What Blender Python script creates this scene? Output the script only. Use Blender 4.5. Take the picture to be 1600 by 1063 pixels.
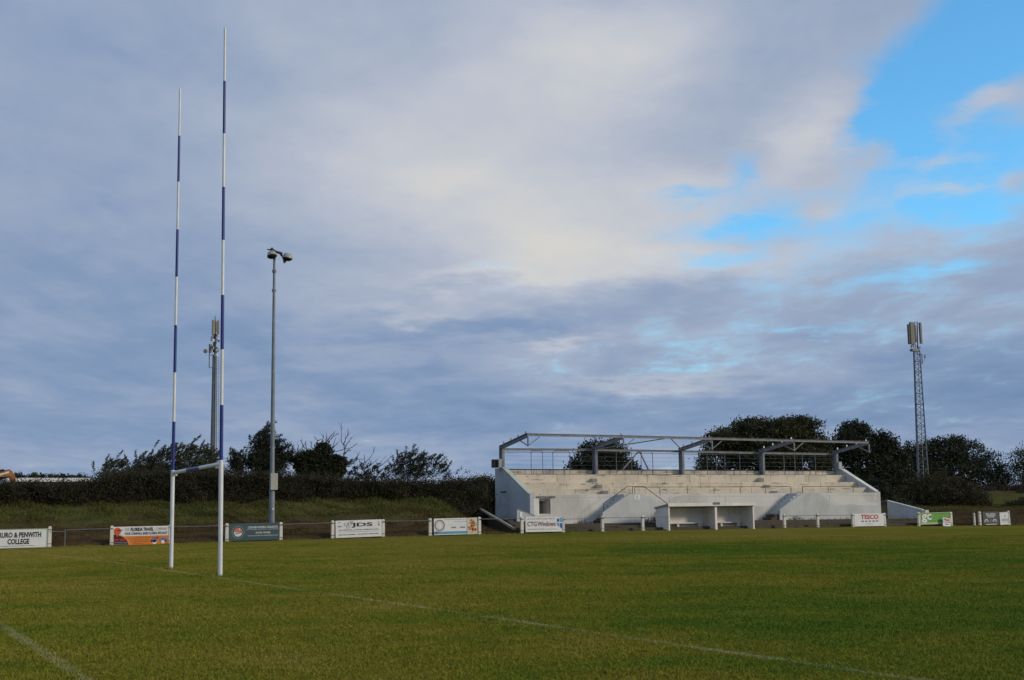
import bpy, bmesh, math, random
import numpy as np
from mathutils import Vector, Matrix
random.seed(7); RNG = np.random.default_rng(11)
for o in list(bpy.data.objects): bpy.data.objects.remove(o)
SC = bpy.context.scene; COL = SC.collection
rad = math.radians

# ------------------------------------------------------------------ camera
PW, PH = 1600.0, 1063.0
FPX, PITCH, ROLL, YAW, EYE = 1961.9, 0.1347, -0.0127, 0.4806, 1.65
_F = np.array([math.sin(YAW)*math.cos(PITCH), math.cos(YAW)*math.cos(PITCH), math.sin(PITCH)])
_R0 = np.array([math.cos(YAW), -math.sin(YAW), 0.0]); _U0 = np.cross(_R0, _F)
_R = _R0*math.cos(ROLL)+_U0*math.sin(ROLL); _U = -_R0*math.sin(ROLL)+_U0*math.cos(ROLL)
cam = bpy.data.cameras.new('camera'); cam_o = bpy.data.objects.new('camera', cam); COL.objects.link(cam_o)
cam.sensor_width = 36.0; cam.lens = FPX/PW*36.0; cam.clip_start = 0.1; cam.clip_end = 9000
M = Matrix(((_R[0], _U[0], -_F[0], 0), (_R[1], _U[1], -_F[1], 0), (_R[2], _U[2], -_F[2], EYE), (0, 0, 0, 1)))
cam_o.matrix_world = M; SC.camera = cam_o

def ray(px, py):
    return _F*FPX + _R*(px-PW/2) - _U*(py-PH/2)
def at(px, py, Y=None, z=None, X=None):
    """the real point where the sight line of a photo pixel meets a plane of the place"""
    d = ray(px, py)
    t = Y/d[1] if Y is not None else ((z-EYE)/d[2] if z is not None else X/d[0])
    return Vector((d[0]*t, d[1]*t, EYE+d[2]*t))
def mpp(p):      # metres per photo pixel at a point
    return (Vector(p)-Vector((0, 0, EYE))).dot(Vector(_F))/FPX

# ------------------------------------------------------------------ sun, sky
SUN_DIR = Vector((0.66, -0.62, 0.36)).normalized()       # towards the sun
sun = bpy.data.lights.new('sun', 'SUN'); sun_o = bpy.data.objects.new('sun', sun); COL.objects.link(sun_o)
sun.energy = 2.0; sun.angle = rad(10); sun.color = (1.0, 0.86, 0.68)
sun_o.rotation_euler = SUN_DIR.to_track_quat('Z', 'Y').to_euler()
SC.view_settings.view_transform = 'Standard'; SC.view_settings.look = 'None'
SC.view_settings.exposure = 0.0; SC.view_settings.gamma = 1.0; SC.view_settings.use_curve_mapping = False
SC.render.engine = 'CYCLES'
SC.cycles.max_bounces = 5; SC.cycles.diffuse_bounces = 3; SC.cycles.transparent_max_bounces = 8
SC.cycles.use_denoising = True

def lin(r, g, b):
    f = lambda c: c/12.92 if c <= 0.04045 else ((c+0.055)/1.055)**2.4
    return (f(r/255), f(g/255), f(b/255), 1.0)

class NT:
    """small helper for node trees"""
    def __init__(s, tree): s.t = tree; s.n = tree.nodes; s.l = tree.links
    def node(s, typ, **kw):
        n = s.n.new(typ)
        for k, v in kw.items(): setattr(n, k, v)
        return n
    def put(s, inp, v):
        if isinstance(v, bpy.types.NodeSocket): s.l.new(v, inp)
        else: inp.default_value = v
    def m(s, op, a, b=0.0, c=0.0, clamp=False):
        n = s.node('ShaderNodeMath', operation=op); n.use_clamp = clamp
        for i, v in enumerate((a, b, c)): s.put(n.inputs[i], v)
        return n.outputs[0]
    def smooth(s, x, lo, hi, a=0.0, b=1.0):
        n = s.node('ShaderNodeMapRange', interpolation_type='SMOOTHSTEP')
        s.put(n.inputs[0], x); n.inputs[1].default_value = lo; n.inputs[2].default_value = hi
        n.inputs[3].default_value = a; n.inputs[4].default_value = b
        return n.outputs[0]
    def mix(s, f, a, b, typ='MIX'):
        n = s.node('ShaderNodeMix', data_type='RGBA', blend_type=typ)
        s.put(n.inputs[0], f); s.put(n.inputs[6], a); s.put(n.inputs[7], b)
        return n.outputs[2]
    def noise(s, vec, scale, detail=4, rough=0.55, dist=0.0):
        n = s.node('ShaderNodeTexNoise'); s.l.new(vec, n.inputs['Vector'])
        n.inputs['Scale'].default_value = scale; n.inputs['Detail'].default_value = detail
        n.inputs['Roughness'].default_value = rough; n.inputs['Distortion'].default_value = dist
        return n.outputs[0]
    def mapping(s, vec, scale=(1, 1, 1), loc=(0, 0, 0), rot=(0, 0, 0)):
        n = s.node('ShaderNodeMapping'); s.l.new(vec, n.inputs[0])
        n.inputs[1].default_value = loc; n.inputs[2].default_value = rot; n.inputs[3].default_value = scale
        return n.outputs[0]
    def ramp(s, f, stops):
        n = s.node('ShaderNodeValToRGB'); s.put(n.inputs[0], f)
        e = n.color_ramp.elements
        while len(e) > 1: e.remove(e[-1])
        e[0].position = stops[0][0]; e[0].color = stops[0][1]
        for p, c in stops[1:]:
            k = e.new(p); k.color = c
        return n.outputs[0]

SKY_STRENGTH = 0.10
def build_world():
    w = bpy.data.worlds.new('World'); SC.world = w; w.use_nodes = True
    g = NT(w.node_tree); g.n.clear()
    out = g.node('ShaderNodeOutputWorld'); bg = g.node('ShaderNodeBackground')
    bg.inputs[1].default_value = SKY_STRENGTH; g.l.new(bg.outputs[0], out.inputs[0])
    sky = g.node('ShaderNodeTexSky', sky_type='NISHITA'); sky.sun_disc = False
    sky.sun_elevation = math.asin(SUN_DIR.z); sky.sun_rotation = math.atan2(SUN_DIR.x, SUN_DIR.y)
    sky.air_density = 1.0; sky.dust_density = 0.3; sky.ozone_density = 2.0
    tc = g.node('ShaderNodeTexCoord').outputs['Generated']
    sp = g.node('ShaderNodeSeparateXYZ'); g.l.new(tc, sp.inputs[0]); x, y, z = sp.outputs
    # azimuth from north-east and elevation in degrees
    ca, sa = math.cos(YAW), math.sin(YAW)
    xr = g.m('SUBTRACT', g.m('MULTIPLY', x, ca), g.m('MULTIPLY', y, sa))
    yr = g.m('ADD', g.m('MULTIPLY', x, sa), g.m('MULTIPLY', y, ca))
    az = g.m('MULTIPLY', g.m('ARCTAN2', xr, yr), 57.2958)
    el = g.m('MULTIPLY', g.m('ARCSINE', z), 57.2958)
    # cloud-sheet coordinates: the sight line on a flat layer overhead
    zz = g.m('ADD', g.m('MAXIMUM', z, 0.0), 0.11)
    cb = g.node('ShaderNodeCombineXYZ')
    g.l.new(g.m('DIVIDE', xr, zz), cb.inputs[0]); g.l.new(g.m('DIVIDE', yr, zz), cb.inputs[1])
    P = cb.outputs[0]
    n_big = g.noise(g.mapping(P, (1, 0.8, 1), (3.1, 1.7, 0), (0, 0, 0.35)), 1.1, 6, 0.55, 0.3)
    n_mid = g.noise(g.mapping(P, (1, 0.62, 1), (7.4, 0.3, 0), (0, 0, 0.25)), 2.6, 6, 0.55, 0.4)
    n_fine = g.noise(g.mapping(P, (1, 0.62, 1), (1.2, 5.6, 0), (0, 0, 0.25)), 7.0, 6, 0.6, 0.3)
    # ragged edges: shift the layout by noise
    wz = g.noise(g.mapping(P, (1, 1, 1), (11, 4, 0)), 2.6, 5, 0.6); we = g.noise(g.mapping(P, (1, 1, 1), (2, 9, 0)), 3.2, 5, 0.6)
    azw = g.m('ADD', az, g.m('MULTIPLY', g.m('SUBTRACT', wz, 0.5), 6.5))
    elw = g.m('ADD', el, g.m('MULTIPLY', g.m('SUBTRACT', we, 0.5), 3.4))
    def lobe(px, py, sx, sy, rot=0.0):
        d = ray(px, py); d = d/np.linalg.norm(d)
        a0 = math.degrees(math.atan2(d@_R0, d[0]*sa+d[1]*ca)); e0 = math.degrees(math.asin(d[2]))
        k = math.degrees(1/FPX); c, s_ = math.cos(rad(rot)), math.sin(rad(rot))
        da = g.m('SUBTRACT', azw, a0); de = g.m('SUBTRACT', elw, e0)
        u = g.m('DIVIDE', g.m('ADD', g.m('MULTIPLY', da, c), g.m('MULTIPLY', de, s_)), sx*k)
        v = g.m('DIVIDE', g.m('SUBTRACT', g.m('MULTIPLY', de, c), g.m('MULTIPLY', da, s_)), sy*k)
        r2 = g.m('ADD', g.m('MULTIPLY', u, u), g.m('MULTIPLY', v, v))
        return g.m('POWER', 2.71828, g.m('MULTIPLY', r2, -1.0))
    def field(base, items):
        acc = base
        for amp, *l in items: acc = g.m('MULTIPLY_ADD', lobe(*l), amp, acc)
        return acc
    # where the sheet opens to blue
    gap = field(g.m('MULTIPLY', g.m('SUBTRACT', n_mid, 0.5), 1.5), SKY_GAPS)
    gap = g.m('ADD', gap, g.m('MULTIPLY', g.m('SUBTRACT', n_fine, 0.5), 1.7))
    cover = g.m('SUBTRACT', 1.0, g.smooth(gap, 0.05, 1.5))
    # how thick or lit the sheet is
    t = g.m('ADD', 0.385, g.m('MULTIPLY', g.m('SUBTRACT', n_big, 0.5), 0.35))
    t = g.m('ADD', t, g.m('MULTIPLY', g.m('SUBTRACT', n_mid, 0.5), 0.42))
    t = g.m('ADD', t, g.m('MULTIPLY', g.m('SUBTRACT', n_fine, 0.5), 0.20))
    t = field(t, SKY_TONES)
    cloud = g.ramp(t, [(0.0, lin(100, 130, 169)), (0.26, lin(130, 153, 186)), (0.5, lin(162, 175, 197)),
                       (0.72, lin(187, 193, 206)), (0.9, lin(202, 204, 208)), (1.0, lin(211, 210, 207))])
    cl = g.mix(1.0, cloud, (1/SKY_STRENGTH,)*3+(1,), 'MULTIPLY')
    blue = g.mix(1.0, sky.outputs[0], SKY_TINT, 'MULTIPLY')
    g.l.new(g.mix(cover, blue, cl), bg.inputs[0])
SKY_TINT = (1.0, 1.93, 2.28, 1.0)
# amount, photo direction, spread, tilt
SKY_GAPS = [(1.5, 1490, 95, 120, 95, 30), (1.1, 1600, 40, 110, 90, 0), (1.15, 1390, 215, 60, 75, -30), (0.9, 1560, 235, 100, 70, 0),
            (0.88, 1260, 335, 170, 30, 3), (1.0, 1150, 268, 46, 38, 0), (0.95, 1080, 312, 60, 18, 0), (0.8, 1480, 335, 150, 30, 0), (0.7, 1190, 350, 90, 20, 0), (0.5, 1430, 260, 190, 60, 0),
            (0.6, 1440, 430, 120, 18, 4), (0.42, 1050, 577, 110, 9, 2), (0.5, 1250, 517, 70, 9, 0), (0.45, 1130, 400, 130, 14, 5), (0.3, 1000, 545, 120, 9, 2), (0.34, 1270, 420, 420, 80, 3), (0.24, 1100, 560, 380, 60, 2), (0.2, 850, 430, 120, 40, 0),
            (0.4, 770, 425, 80, 8, 0), (-0.8, 1550, 150, 60, 22, 20), (-0.75, 1290, 330, 75, 16, 5), (-0.8, 1440, 245, 100, 16, 0), (-0.4, 1490, 205, 60, 20, 30), (-0.5, 1590, 290, 30, 22, 0),
            (-0.6, 1480, 300, 80, 18, 0),
            (-0.6, 300, 350, 600, 400, 0), (-0.45, 900, 120, 330, 160, 0), (-0.5, 1250, 190, 60, 75, -30)]
SKY_TONES = [(0.24, 800, 325, 220, 85, -18), (0.17, 890, 400, 170, 55, 0), (0.14, 900, 330, 340, 130, -10), (0.12, 1000, 60, 250, 110, 0), (0.10, 700, 285, 110, 40, 0), (0.22, 770, 432, 150, 14, 0),
             (0.30, 1260, 205, 55, 75, -30), (0.30, 950, 85, 150, 80, 0), (0.22, 1090, 300, 150, 60, 0), (0.10, 700, 150, 260, 150, 0),
             (0.22, 880, 535, 70, 9, 0), (0.22, 1010, 600, 140, 12, 0), (0.12, 650, 487, 90, 10, 0), (0.16, 1290, 340, 120, 24, 0),
             (0.2, 1440, 300, 140, 50, 0), (0.12, 1560, 145, 60, 25, 0), (0.14, 1180, 400, 200, 22, 0),
             (-0.10, 120, 420, 330, 260, 0), (-0.18, 760, 510, 330, 22, 2), (-0.12, 1060, 458, 170, 20, 4), (-0.17, 1520, 590, 200, 90, 0),
             (-0.12, 560, 600, 260, 30, 0), (-0.08, 1180, 110, 130, 90, 0), (-0.08, 1050, 220, 110, 40, 0), (-0.15, 950, 650, 500, 40, 0), (0.08, 250, 130, 260, 120, 0), (0.25, 1480, 230, 160, 130, 0), (0.19, 800, 170, 420, 170, 0), (0.12, 520, 330, 160, 200, 0), (0.10, 1000, 400, 300, 60, 0), (0.09, 1150, 520, 380, 90, 0), (0.05, 500, 250, 300, 200, 0)]
build_world()

# ------------------------------------------------------------------ materials
def new_mat(name):
    m = bpy.data.materials.new(name); m.use_nodes = True
    g = NT(m.node_tree); return m, g, g.n['Principled BSDF']
def c4(c): return tuple(c)+(1.0,) if len(c) == 3 else c
def plain(name, col, rough=0.6, metal=0.0, var=0.15, scale=6.0, bump=0.0, spec=0.4):
    """a real surface: base colour with grain and a little relief"""
    m, g, b = new_mat(name)
    p = g.node('ShaderNodeTexCoord').outputs['Object']
    n = g.noise(p, scale, 6, 0.6)
    a = tuple(c*(1-var) for c in col[:3])+(1,); c = tuple(min(1, c*(1+var)) for c in col[:3])+(1,)
    g.l.new(g.mix(g.smooth(n, 0.3, 0.7), a, c), b.inputs['Base Color'])
    b.inputs['Roughness'].default_value = rough; b.inputs['Metallic'].default_value = metal
    b.inputs['Specular IOR Level'].default_value = spec
    if bump:
        bm = g.node('ShaderNodeBump'); bm.inputs['Strength'].default_value = bump; bm.inputs['Distance'].default_value = 0.02
        g.l.new(g.noise(p, scale*6, 4), bm.inputs['Height']); g.l.new(bm.outputs[0], b.inputs['Normal'])
    return m
def painted_concrete(name, col, dirt=(0.16, 0.13, 0.09), amount=0.5, rust=0.0, streak=1.0, patch=0.0):
    """painted concrete with run-off streaks, blotches, flaked spots"""
    m, g, b = new_mat(name)
    p = g.node('ShaderNodeNewGeometry').outputs['Position']
    blot = g.noise(p, 0.55, 6, 0.6); fine = g.noise(p, 6.0, 6, 0.65)
    stk = g.noise(g.mapping(p, (2.6, 2.6, 0.22)), 1.5, 6, 0.65)
    a = tuple(c*0.88 for c in col)+(1,); c = tuple(min(1, c*1.08) for c in col)+(1,)
    base = g.mix(g.smooth(blot, 0.35, 0.65), a, c)
    base = g.mix(g.m('MULTIPLY', g.smooth(fine, 0.45, 0.75), 0.25), base, c4(tuple(k*0.7 for k in col)))
    base = g.mix(g.m('MULTIPLY', g.smooth(stk, 0.52, 0.8), amount*streak), base, c4(dirt))
    flake = g.noise(g.mapping(p, (1.0, 1.0, 2.4), (5, 2, 1)), 3.2, 7, 0.7)
    base = g.mix(g.m('MULTIPLY', g.smooth(flake, 0.63, 0.68), amount), base, c4(tuple(k*0.55 for k in dirt)))
    if rust:
        rn = g.noise(g.mapping(p, (0.7, 0.7, 0.3), (2, 1, 7)), 1.1, 6, 0.7)
        base = g.mix(g.m('MULTIPLY', g.smooth(rn, 0.55, 0.75), rust), base, (0.25, 0.13, 0.05, 1))
    if patch:
        pn = g.noise(g.mapping(p, (0.16, 0.16, 0.5), (1, 4, 2)), 1.6, 1, 0.3)
        base = g.mix(g.m('MULTIPLY', g.smooth(pn, 0.50, 0.53), patch), base, c4(tuple(min(1, k*1.15) for k in col)))
    g.l.new(base, b.inputs['Base Color']); b.inputs['Roughness'].default_value = 0.85; b.inputs['Specular IOR Level'].default_value = 0.25
    bm = g.node('ShaderNodeBump'); bm.inputs['Strength'].default_value = 0.5; bm.inputs['Distance'].default_value = 0.015
    g.l.new(g.m('ADD', fine, g.m('MULTIPLY', flake, 0.6)), bm.inputs['Height']); g.l.new(bm.outputs[0], b.inputs['Normal'])
    return m
def leaf_mat(name, cols, trans=0.25):
    m, g, b = new_mat(name)
    r = g.node('ShaderNodeNewGeometry').outputs['Random Per Island']
    p = g.node('ShaderNodeNewGeometry').outputs['Position']
    n = g.noise(p, 0.9, 3)
    f = g.m('ADD', g.m('MULTIPLY', r, 0.35), g.m('MULTIPLY', g.m('SUBTRACT', n, 0.36), 1.7), clamp=True)
    st = [(i/(len(cols)-1), c4(c)) for i, c in enumerate(cols)]
    col = g.ramp(f, st)
    g.l.new(col, b.inputs['Base Color']); b.inputs['Roughness'].default_value = 0.6; b.inputs['Specular IOR Level'].default_value = 0.2
    tr = g.node('ShaderNodeBsdfTranslucent'); g.l.new(col, tr.inputs[0])
    mx = g.node('ShaderNodeMixShader'); mx.inputs[0].default_value = trans
    g.l.new(b.outputs[0], mx.inputs[1]); g.l.new(tr.outputs[0], mx.inputs[2])
    g.l.new(mx.outputs[0], g.n['Material Output'].inputs[0])
    return m
def grass_mat(name, blades=False):
    m, g, b = new_mat(name)
    p = g.node('ShaderNodeNewGeometry').outputs['Position']
    big = g.noise(g.mapping(p, (1, 1, 0), (3, 8, 0)), 0.07, 4, 0.55)
    mid = g.noise(g.mapping(p, (1, 1, 0), (9, 2, 0)), 0.42, 5, 0.6)
    sm = g.noise(g.mapping(p, (1, 1, 0)), 2.6, 5, 0.65)
    tiny = g.noise(p, 38.0, 3, 0.7)
    f = g.m('ADD', g.m('MULTIPLY', big, 1.25), g.m('ADD', g.m('MULTIPLY', mid, 1.0), g.m('MULTIPLY', sm, 0.55)))
    f = g.m('SUBTRACT', f, 0.90)
    yg = g.node('ShaderNodeSeparateXYZ'); g.l.new(p, yg.inputs[0])
    f = g.m('ADD', f, g.smooth(yg.outputs[1], 36, 64, 0.0, 0.20))          # worn and drier by the touchline
    f = g.m('ADD', f, g.smooth(yg.outputs[0], 6, 16, 0.16, 0.0))           # and behind the goal line
    col = g.ramp(f, [(0.2, (0.064, 0.112, 0.013, 1)), (0.42, (0.102, 0.134, 0.016, 1)), (0.6, (0.160, 0.152, 0.020, 1)), (0.85, (0.205, 0.172, 0.036, 1))])
    # worn white line paint on the turf
    px_, py_ = yg.outputs[0], yg.outputs[1]
    def on_line(x0, slope, w):
        d = g.m('ABSOLUTE', g.m('SUBTRACT', px_, g.m('MULTIPLY_ADD', py_, slope, x0)))
        return g.smooth(d, w*0.35, w*0.75, 1.0, 0.0)
    ln = g.m('MAXIMUM', on_line(9.294, -0.0234, 0.14), on_line(2.35, -0.0125, 0.15))
    wear = g.m('ADD', g.m('MULTIPLY', g.noise(p, 7, 4, 0.7), 0.55), g.m('SUBTRACT', g.m('MULTIPLY', g.noise(p, 0.45, 4), 0.95), 0.2))
    ln = g.m('MULTIPLY', ln, g.smooth(wear, 0.36, 0.74, 0.02, 0.42))
    col = g.mix(ln, col, (0.38, 0.37, 0.24, 1))
    scuff = g.smooth(g.noise(g.mapping(p, (1, 1, 0), (4, 7, 0)), 0.9, 5, 0.65), 0.60, 0.74, 0.0, 0.45)
    col = g.mix(scuff, col, g.mix(1.0, col, (0.62, 0.66, 0.7, 1), 'MULTIPLY'))
    col = g.mix(g.m('MULTIPLY', g.smooth(tiny, 0.35, 0.7), 0.3), col, g.mix(1.0, col, (0.45, 0.5, 0.5, 1), 'MULTIPLY'))
    if blades:
        r = g.node('ShaderNodeNewGeometry').outputs['Random Per Island']
        col = g.mix(1.0, col, g.ramp(r, [(0, (1.28, 1.34, 1.15, 1)), (0.6, (1.38, 1.42, 1.27, 1)), (0.96, (1.46, 1.42, 1.3, 1)), (1.0, (1.75, 1.62, 1.6, 1))]), 'MULTIPLY')
    g.l.new(col, b.inputs['Base Color']); b.inputs['Roughness'].default_value = 0.9; b.inputs['Specular IOR Level'].default_value = 0.08 if blades else 0.0
    if not blades:
        bm = g.node('ShaderNodeBump'); bm.inputs['Strength'].default_value = 0.9; bm.inputs['Distance'].default_value = 0.03
        g.l.new(g.m('ADD', tiny, sm), bm.inputs['Height']); g.l.new(bm.outputs[0], b.inputs['Normal'])
    return m
def bank_mat(name, blades=False):
    m, g, b = new_mat(name)
    p = g.node('ShaderNodeNewGeometry').outputs['Position']
    a = g.noise(g.mapping(p, (0.6, 1.6, 2.0)), 0.5, 6, 0.62); c = g.noise(p, 3.5, 6, 0.7)
    f = g.m('ADD', g.m('MULTIPLY', a, 0.9), g.m('MULTIPLY', c, 0.5))
    z = g.node('ShaderNodeSeparateXYZ'); g.l.new(p, z.inputs[0])
    f = g.m('ADD', f, g.smooth(z.outputs[2], 0.6, 1.7, -0.16, 0.14))        # bare earth low on the bank, grass above
    col = g.ramp(f, [(0.46, (0.056, 0.038, 0.022, 1)), (0.64, (0.076, 0.056, 0.027, 1)), (0.82, (0.078, 0.078, 0.026, 1)), (1.0, (0.088, 0.098, 0.030, 1))])
    if blades:
        r = g.node('ShaderNodeNewGeometry').outputs['Random Per Island']
        col = g.mix(1.0, col, g.ramp(r, [(0, (0.7, 0.8, 0.7, 1)), (0.7, (1.2, 1.2, 1.0, 1)), (1.0, (1.9, 1.6, 1.4, 1))]), 'MULTIPLY')
    g.l.new(col, b.inputs['Base Color']); b.inputs['Roughness'].default_value = 0.95; b.inputs['Specular IOR Level'].default_value = 0.0
    if not blades:
        bm = g.node('ShaderNodeBump'); bm.inputs['Strength'].default_value = 1.0; bm.inputs['Distance'].default_value = 0.12
        g.l.new(g.m('ADD', a, c), bm.inputs['Height']); g.l.new(bm.outputs[0], b.inputs['Normal'])
    return m

MAT = dict(
    pitch=grass_mat('pitch grass'), blade=grass_mat('grass blade', True), bank=bank_mat('bank earth and grass'), tuft=bank_mat('bank tuft', True),
    white=plain('white painted steel', (0.74, 0.75, 0.75), 0.4, 0, 0.07, 3), blue=plain('blue painted steel', (0.013, 0.032, 0.21), 0.4, 0, 0.15, 3),
    galv=plain('galvanised steel', (0.15, 0.17, 0.19), 0.6, 0.15, 0.2, 2, 0.05), steel=plain('grey painted steel', (0.185, 0.195, 0.21), 0.6, 0.1, 0.25, 3, 0.1),
    steel_blue=plain('grey steel of floodlight pole', (0.20, 0.235, 0.26), 0.6, 0.1, 0.2, 1.2), rail=plain('rusty handrail steel', (0.09, 0.075, 0.065), 0.7, 0.1, 0.35, 5),
    dark=plain('dark metal', (0.03, 0.033, 0.036), 0.6, 0.1, 0.3, 5), box=plain('pale cabinet plastic', (0.36, 0.36, 0.33), 0.5, 0, 0.1, 2),
    terrace=painted_concrete('cream painted terrace concrete', (0.60, 0.535, 0.42), (0.18, 0.145, 0.095), 0.62, 0.28), front=painted_concrete('off white painted front wall', (0.57, 0.56, 0.51), (0.25, 0.23, 0.19), 0.42, 0.08, 1.0, 0.7),
    stair=painted_concrete('grey white stair paint', (0.50, 0.515, 0.50), (0.25, 0.25, 0.23), 0.3), endwall=painted_concrete('end wall paint tinted blue as shade', (0.50, 0.54, 0.57), (0.26, 0.29, 0.30), 0.4),  # end wall colour has the blue of its shaded side mixed in
    coping=painted_concrete('greenish coping', (0.50, 0.54, 0.44), (0.20, 0.24, 0.16), 0.5), dug=painted_concrete('white painted dugout', (0.74, 0.71, 0.65), (0.30, 0.27, 0.22), 0.3),
    bare=painted_concrete('bare concrete', (0.30, 0.28, 0.24), (0.10, 0.10, 0.07), 0.6), post=painted_concrete('old white post paint', (0.66, 0.64, 0.55), (0.24, 0.23, 0.17), 0.4),
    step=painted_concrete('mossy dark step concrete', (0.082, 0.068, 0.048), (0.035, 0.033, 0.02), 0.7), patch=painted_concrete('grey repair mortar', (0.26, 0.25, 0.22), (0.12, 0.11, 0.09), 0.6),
    panel_dark=plain('grey antenna plastic', (0.12, 0.12, 0.11), 0.5, 0, 0.1, 1), panel=plain('antenna plastic', (0.27, 0.25, 0.19), 0.5, 0, 0.08, 1), bark=plain('bark', (0.045, 0.038, 0.03), 0.9, 0, 0.3, 4, 0.4), twig=plain('bare twig', (0.055, 0.048, 0.042), 0.9, 0, 0.25, 4),
    deadtwig=plain('dead pale twig', (0.11, 0.085, 0.07), 0.9, 0, 0.25, 4),
    leaf_dark=leaf_mat('dark tree leaf', [(0.0312, 0.0374, 0.0156), (0.053, 0.0562, 0.0218), (0.0858, 0.0905, 0.0312)]),
    leaf_black=leaf_mat('blackish tree leaf', [(0.0193, 0.0248, 0.0151), (0.0331, 0.04, 0.0206), (0.0497, 0.0607, 0.0262)]),
    leaf_ivy=leaf_mat('ivy leaf', [(0.0193, 0.0262, 0.0124), (0.0359, 0.0442, 0.0179), (0.0662, 0.0718, 0.0221)]),
    leaf_grey=leaf_mat('grey green feathery leaf', [(0.045, 0.052, 0.028), (0.075, 0.080, 0.045), (0.115, 0.115, 0.07)]),
    leaf_hedge=leaf_mat('hedge leaf', [(0.0277, 0.0277, 0.0146), (0.0488, 0.0488, 0.0212), (0.0813, 0.0748, 0.0358)]),
    leaf_brown=leaf_mat('brown hedge twig tip', [(0.04, 0.028, 0.02), (0.06, 0.045, 0.03), (0.085, 0.06, 0.045)]),
    leaf_bramble=leaf_mat('bramble leaf', [(0.0308, 0.0275, 0.0132), (0.0495, 0.044, 0.0198), (0.077, 0.066, 0.033)]),
    hedge_core=plain('hedge dark filler core', (0.02, 0.019, 0.013), 1.0, 0, 0.4, 3, 0.3),
)
def sheet(name, col, rough=0.55, var=0.06): 
    if name not in MAT: MAT[name] = plain(name, col, rough, 0, var, 2.5, 0, 0.3)
    return MAT[name]

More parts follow.
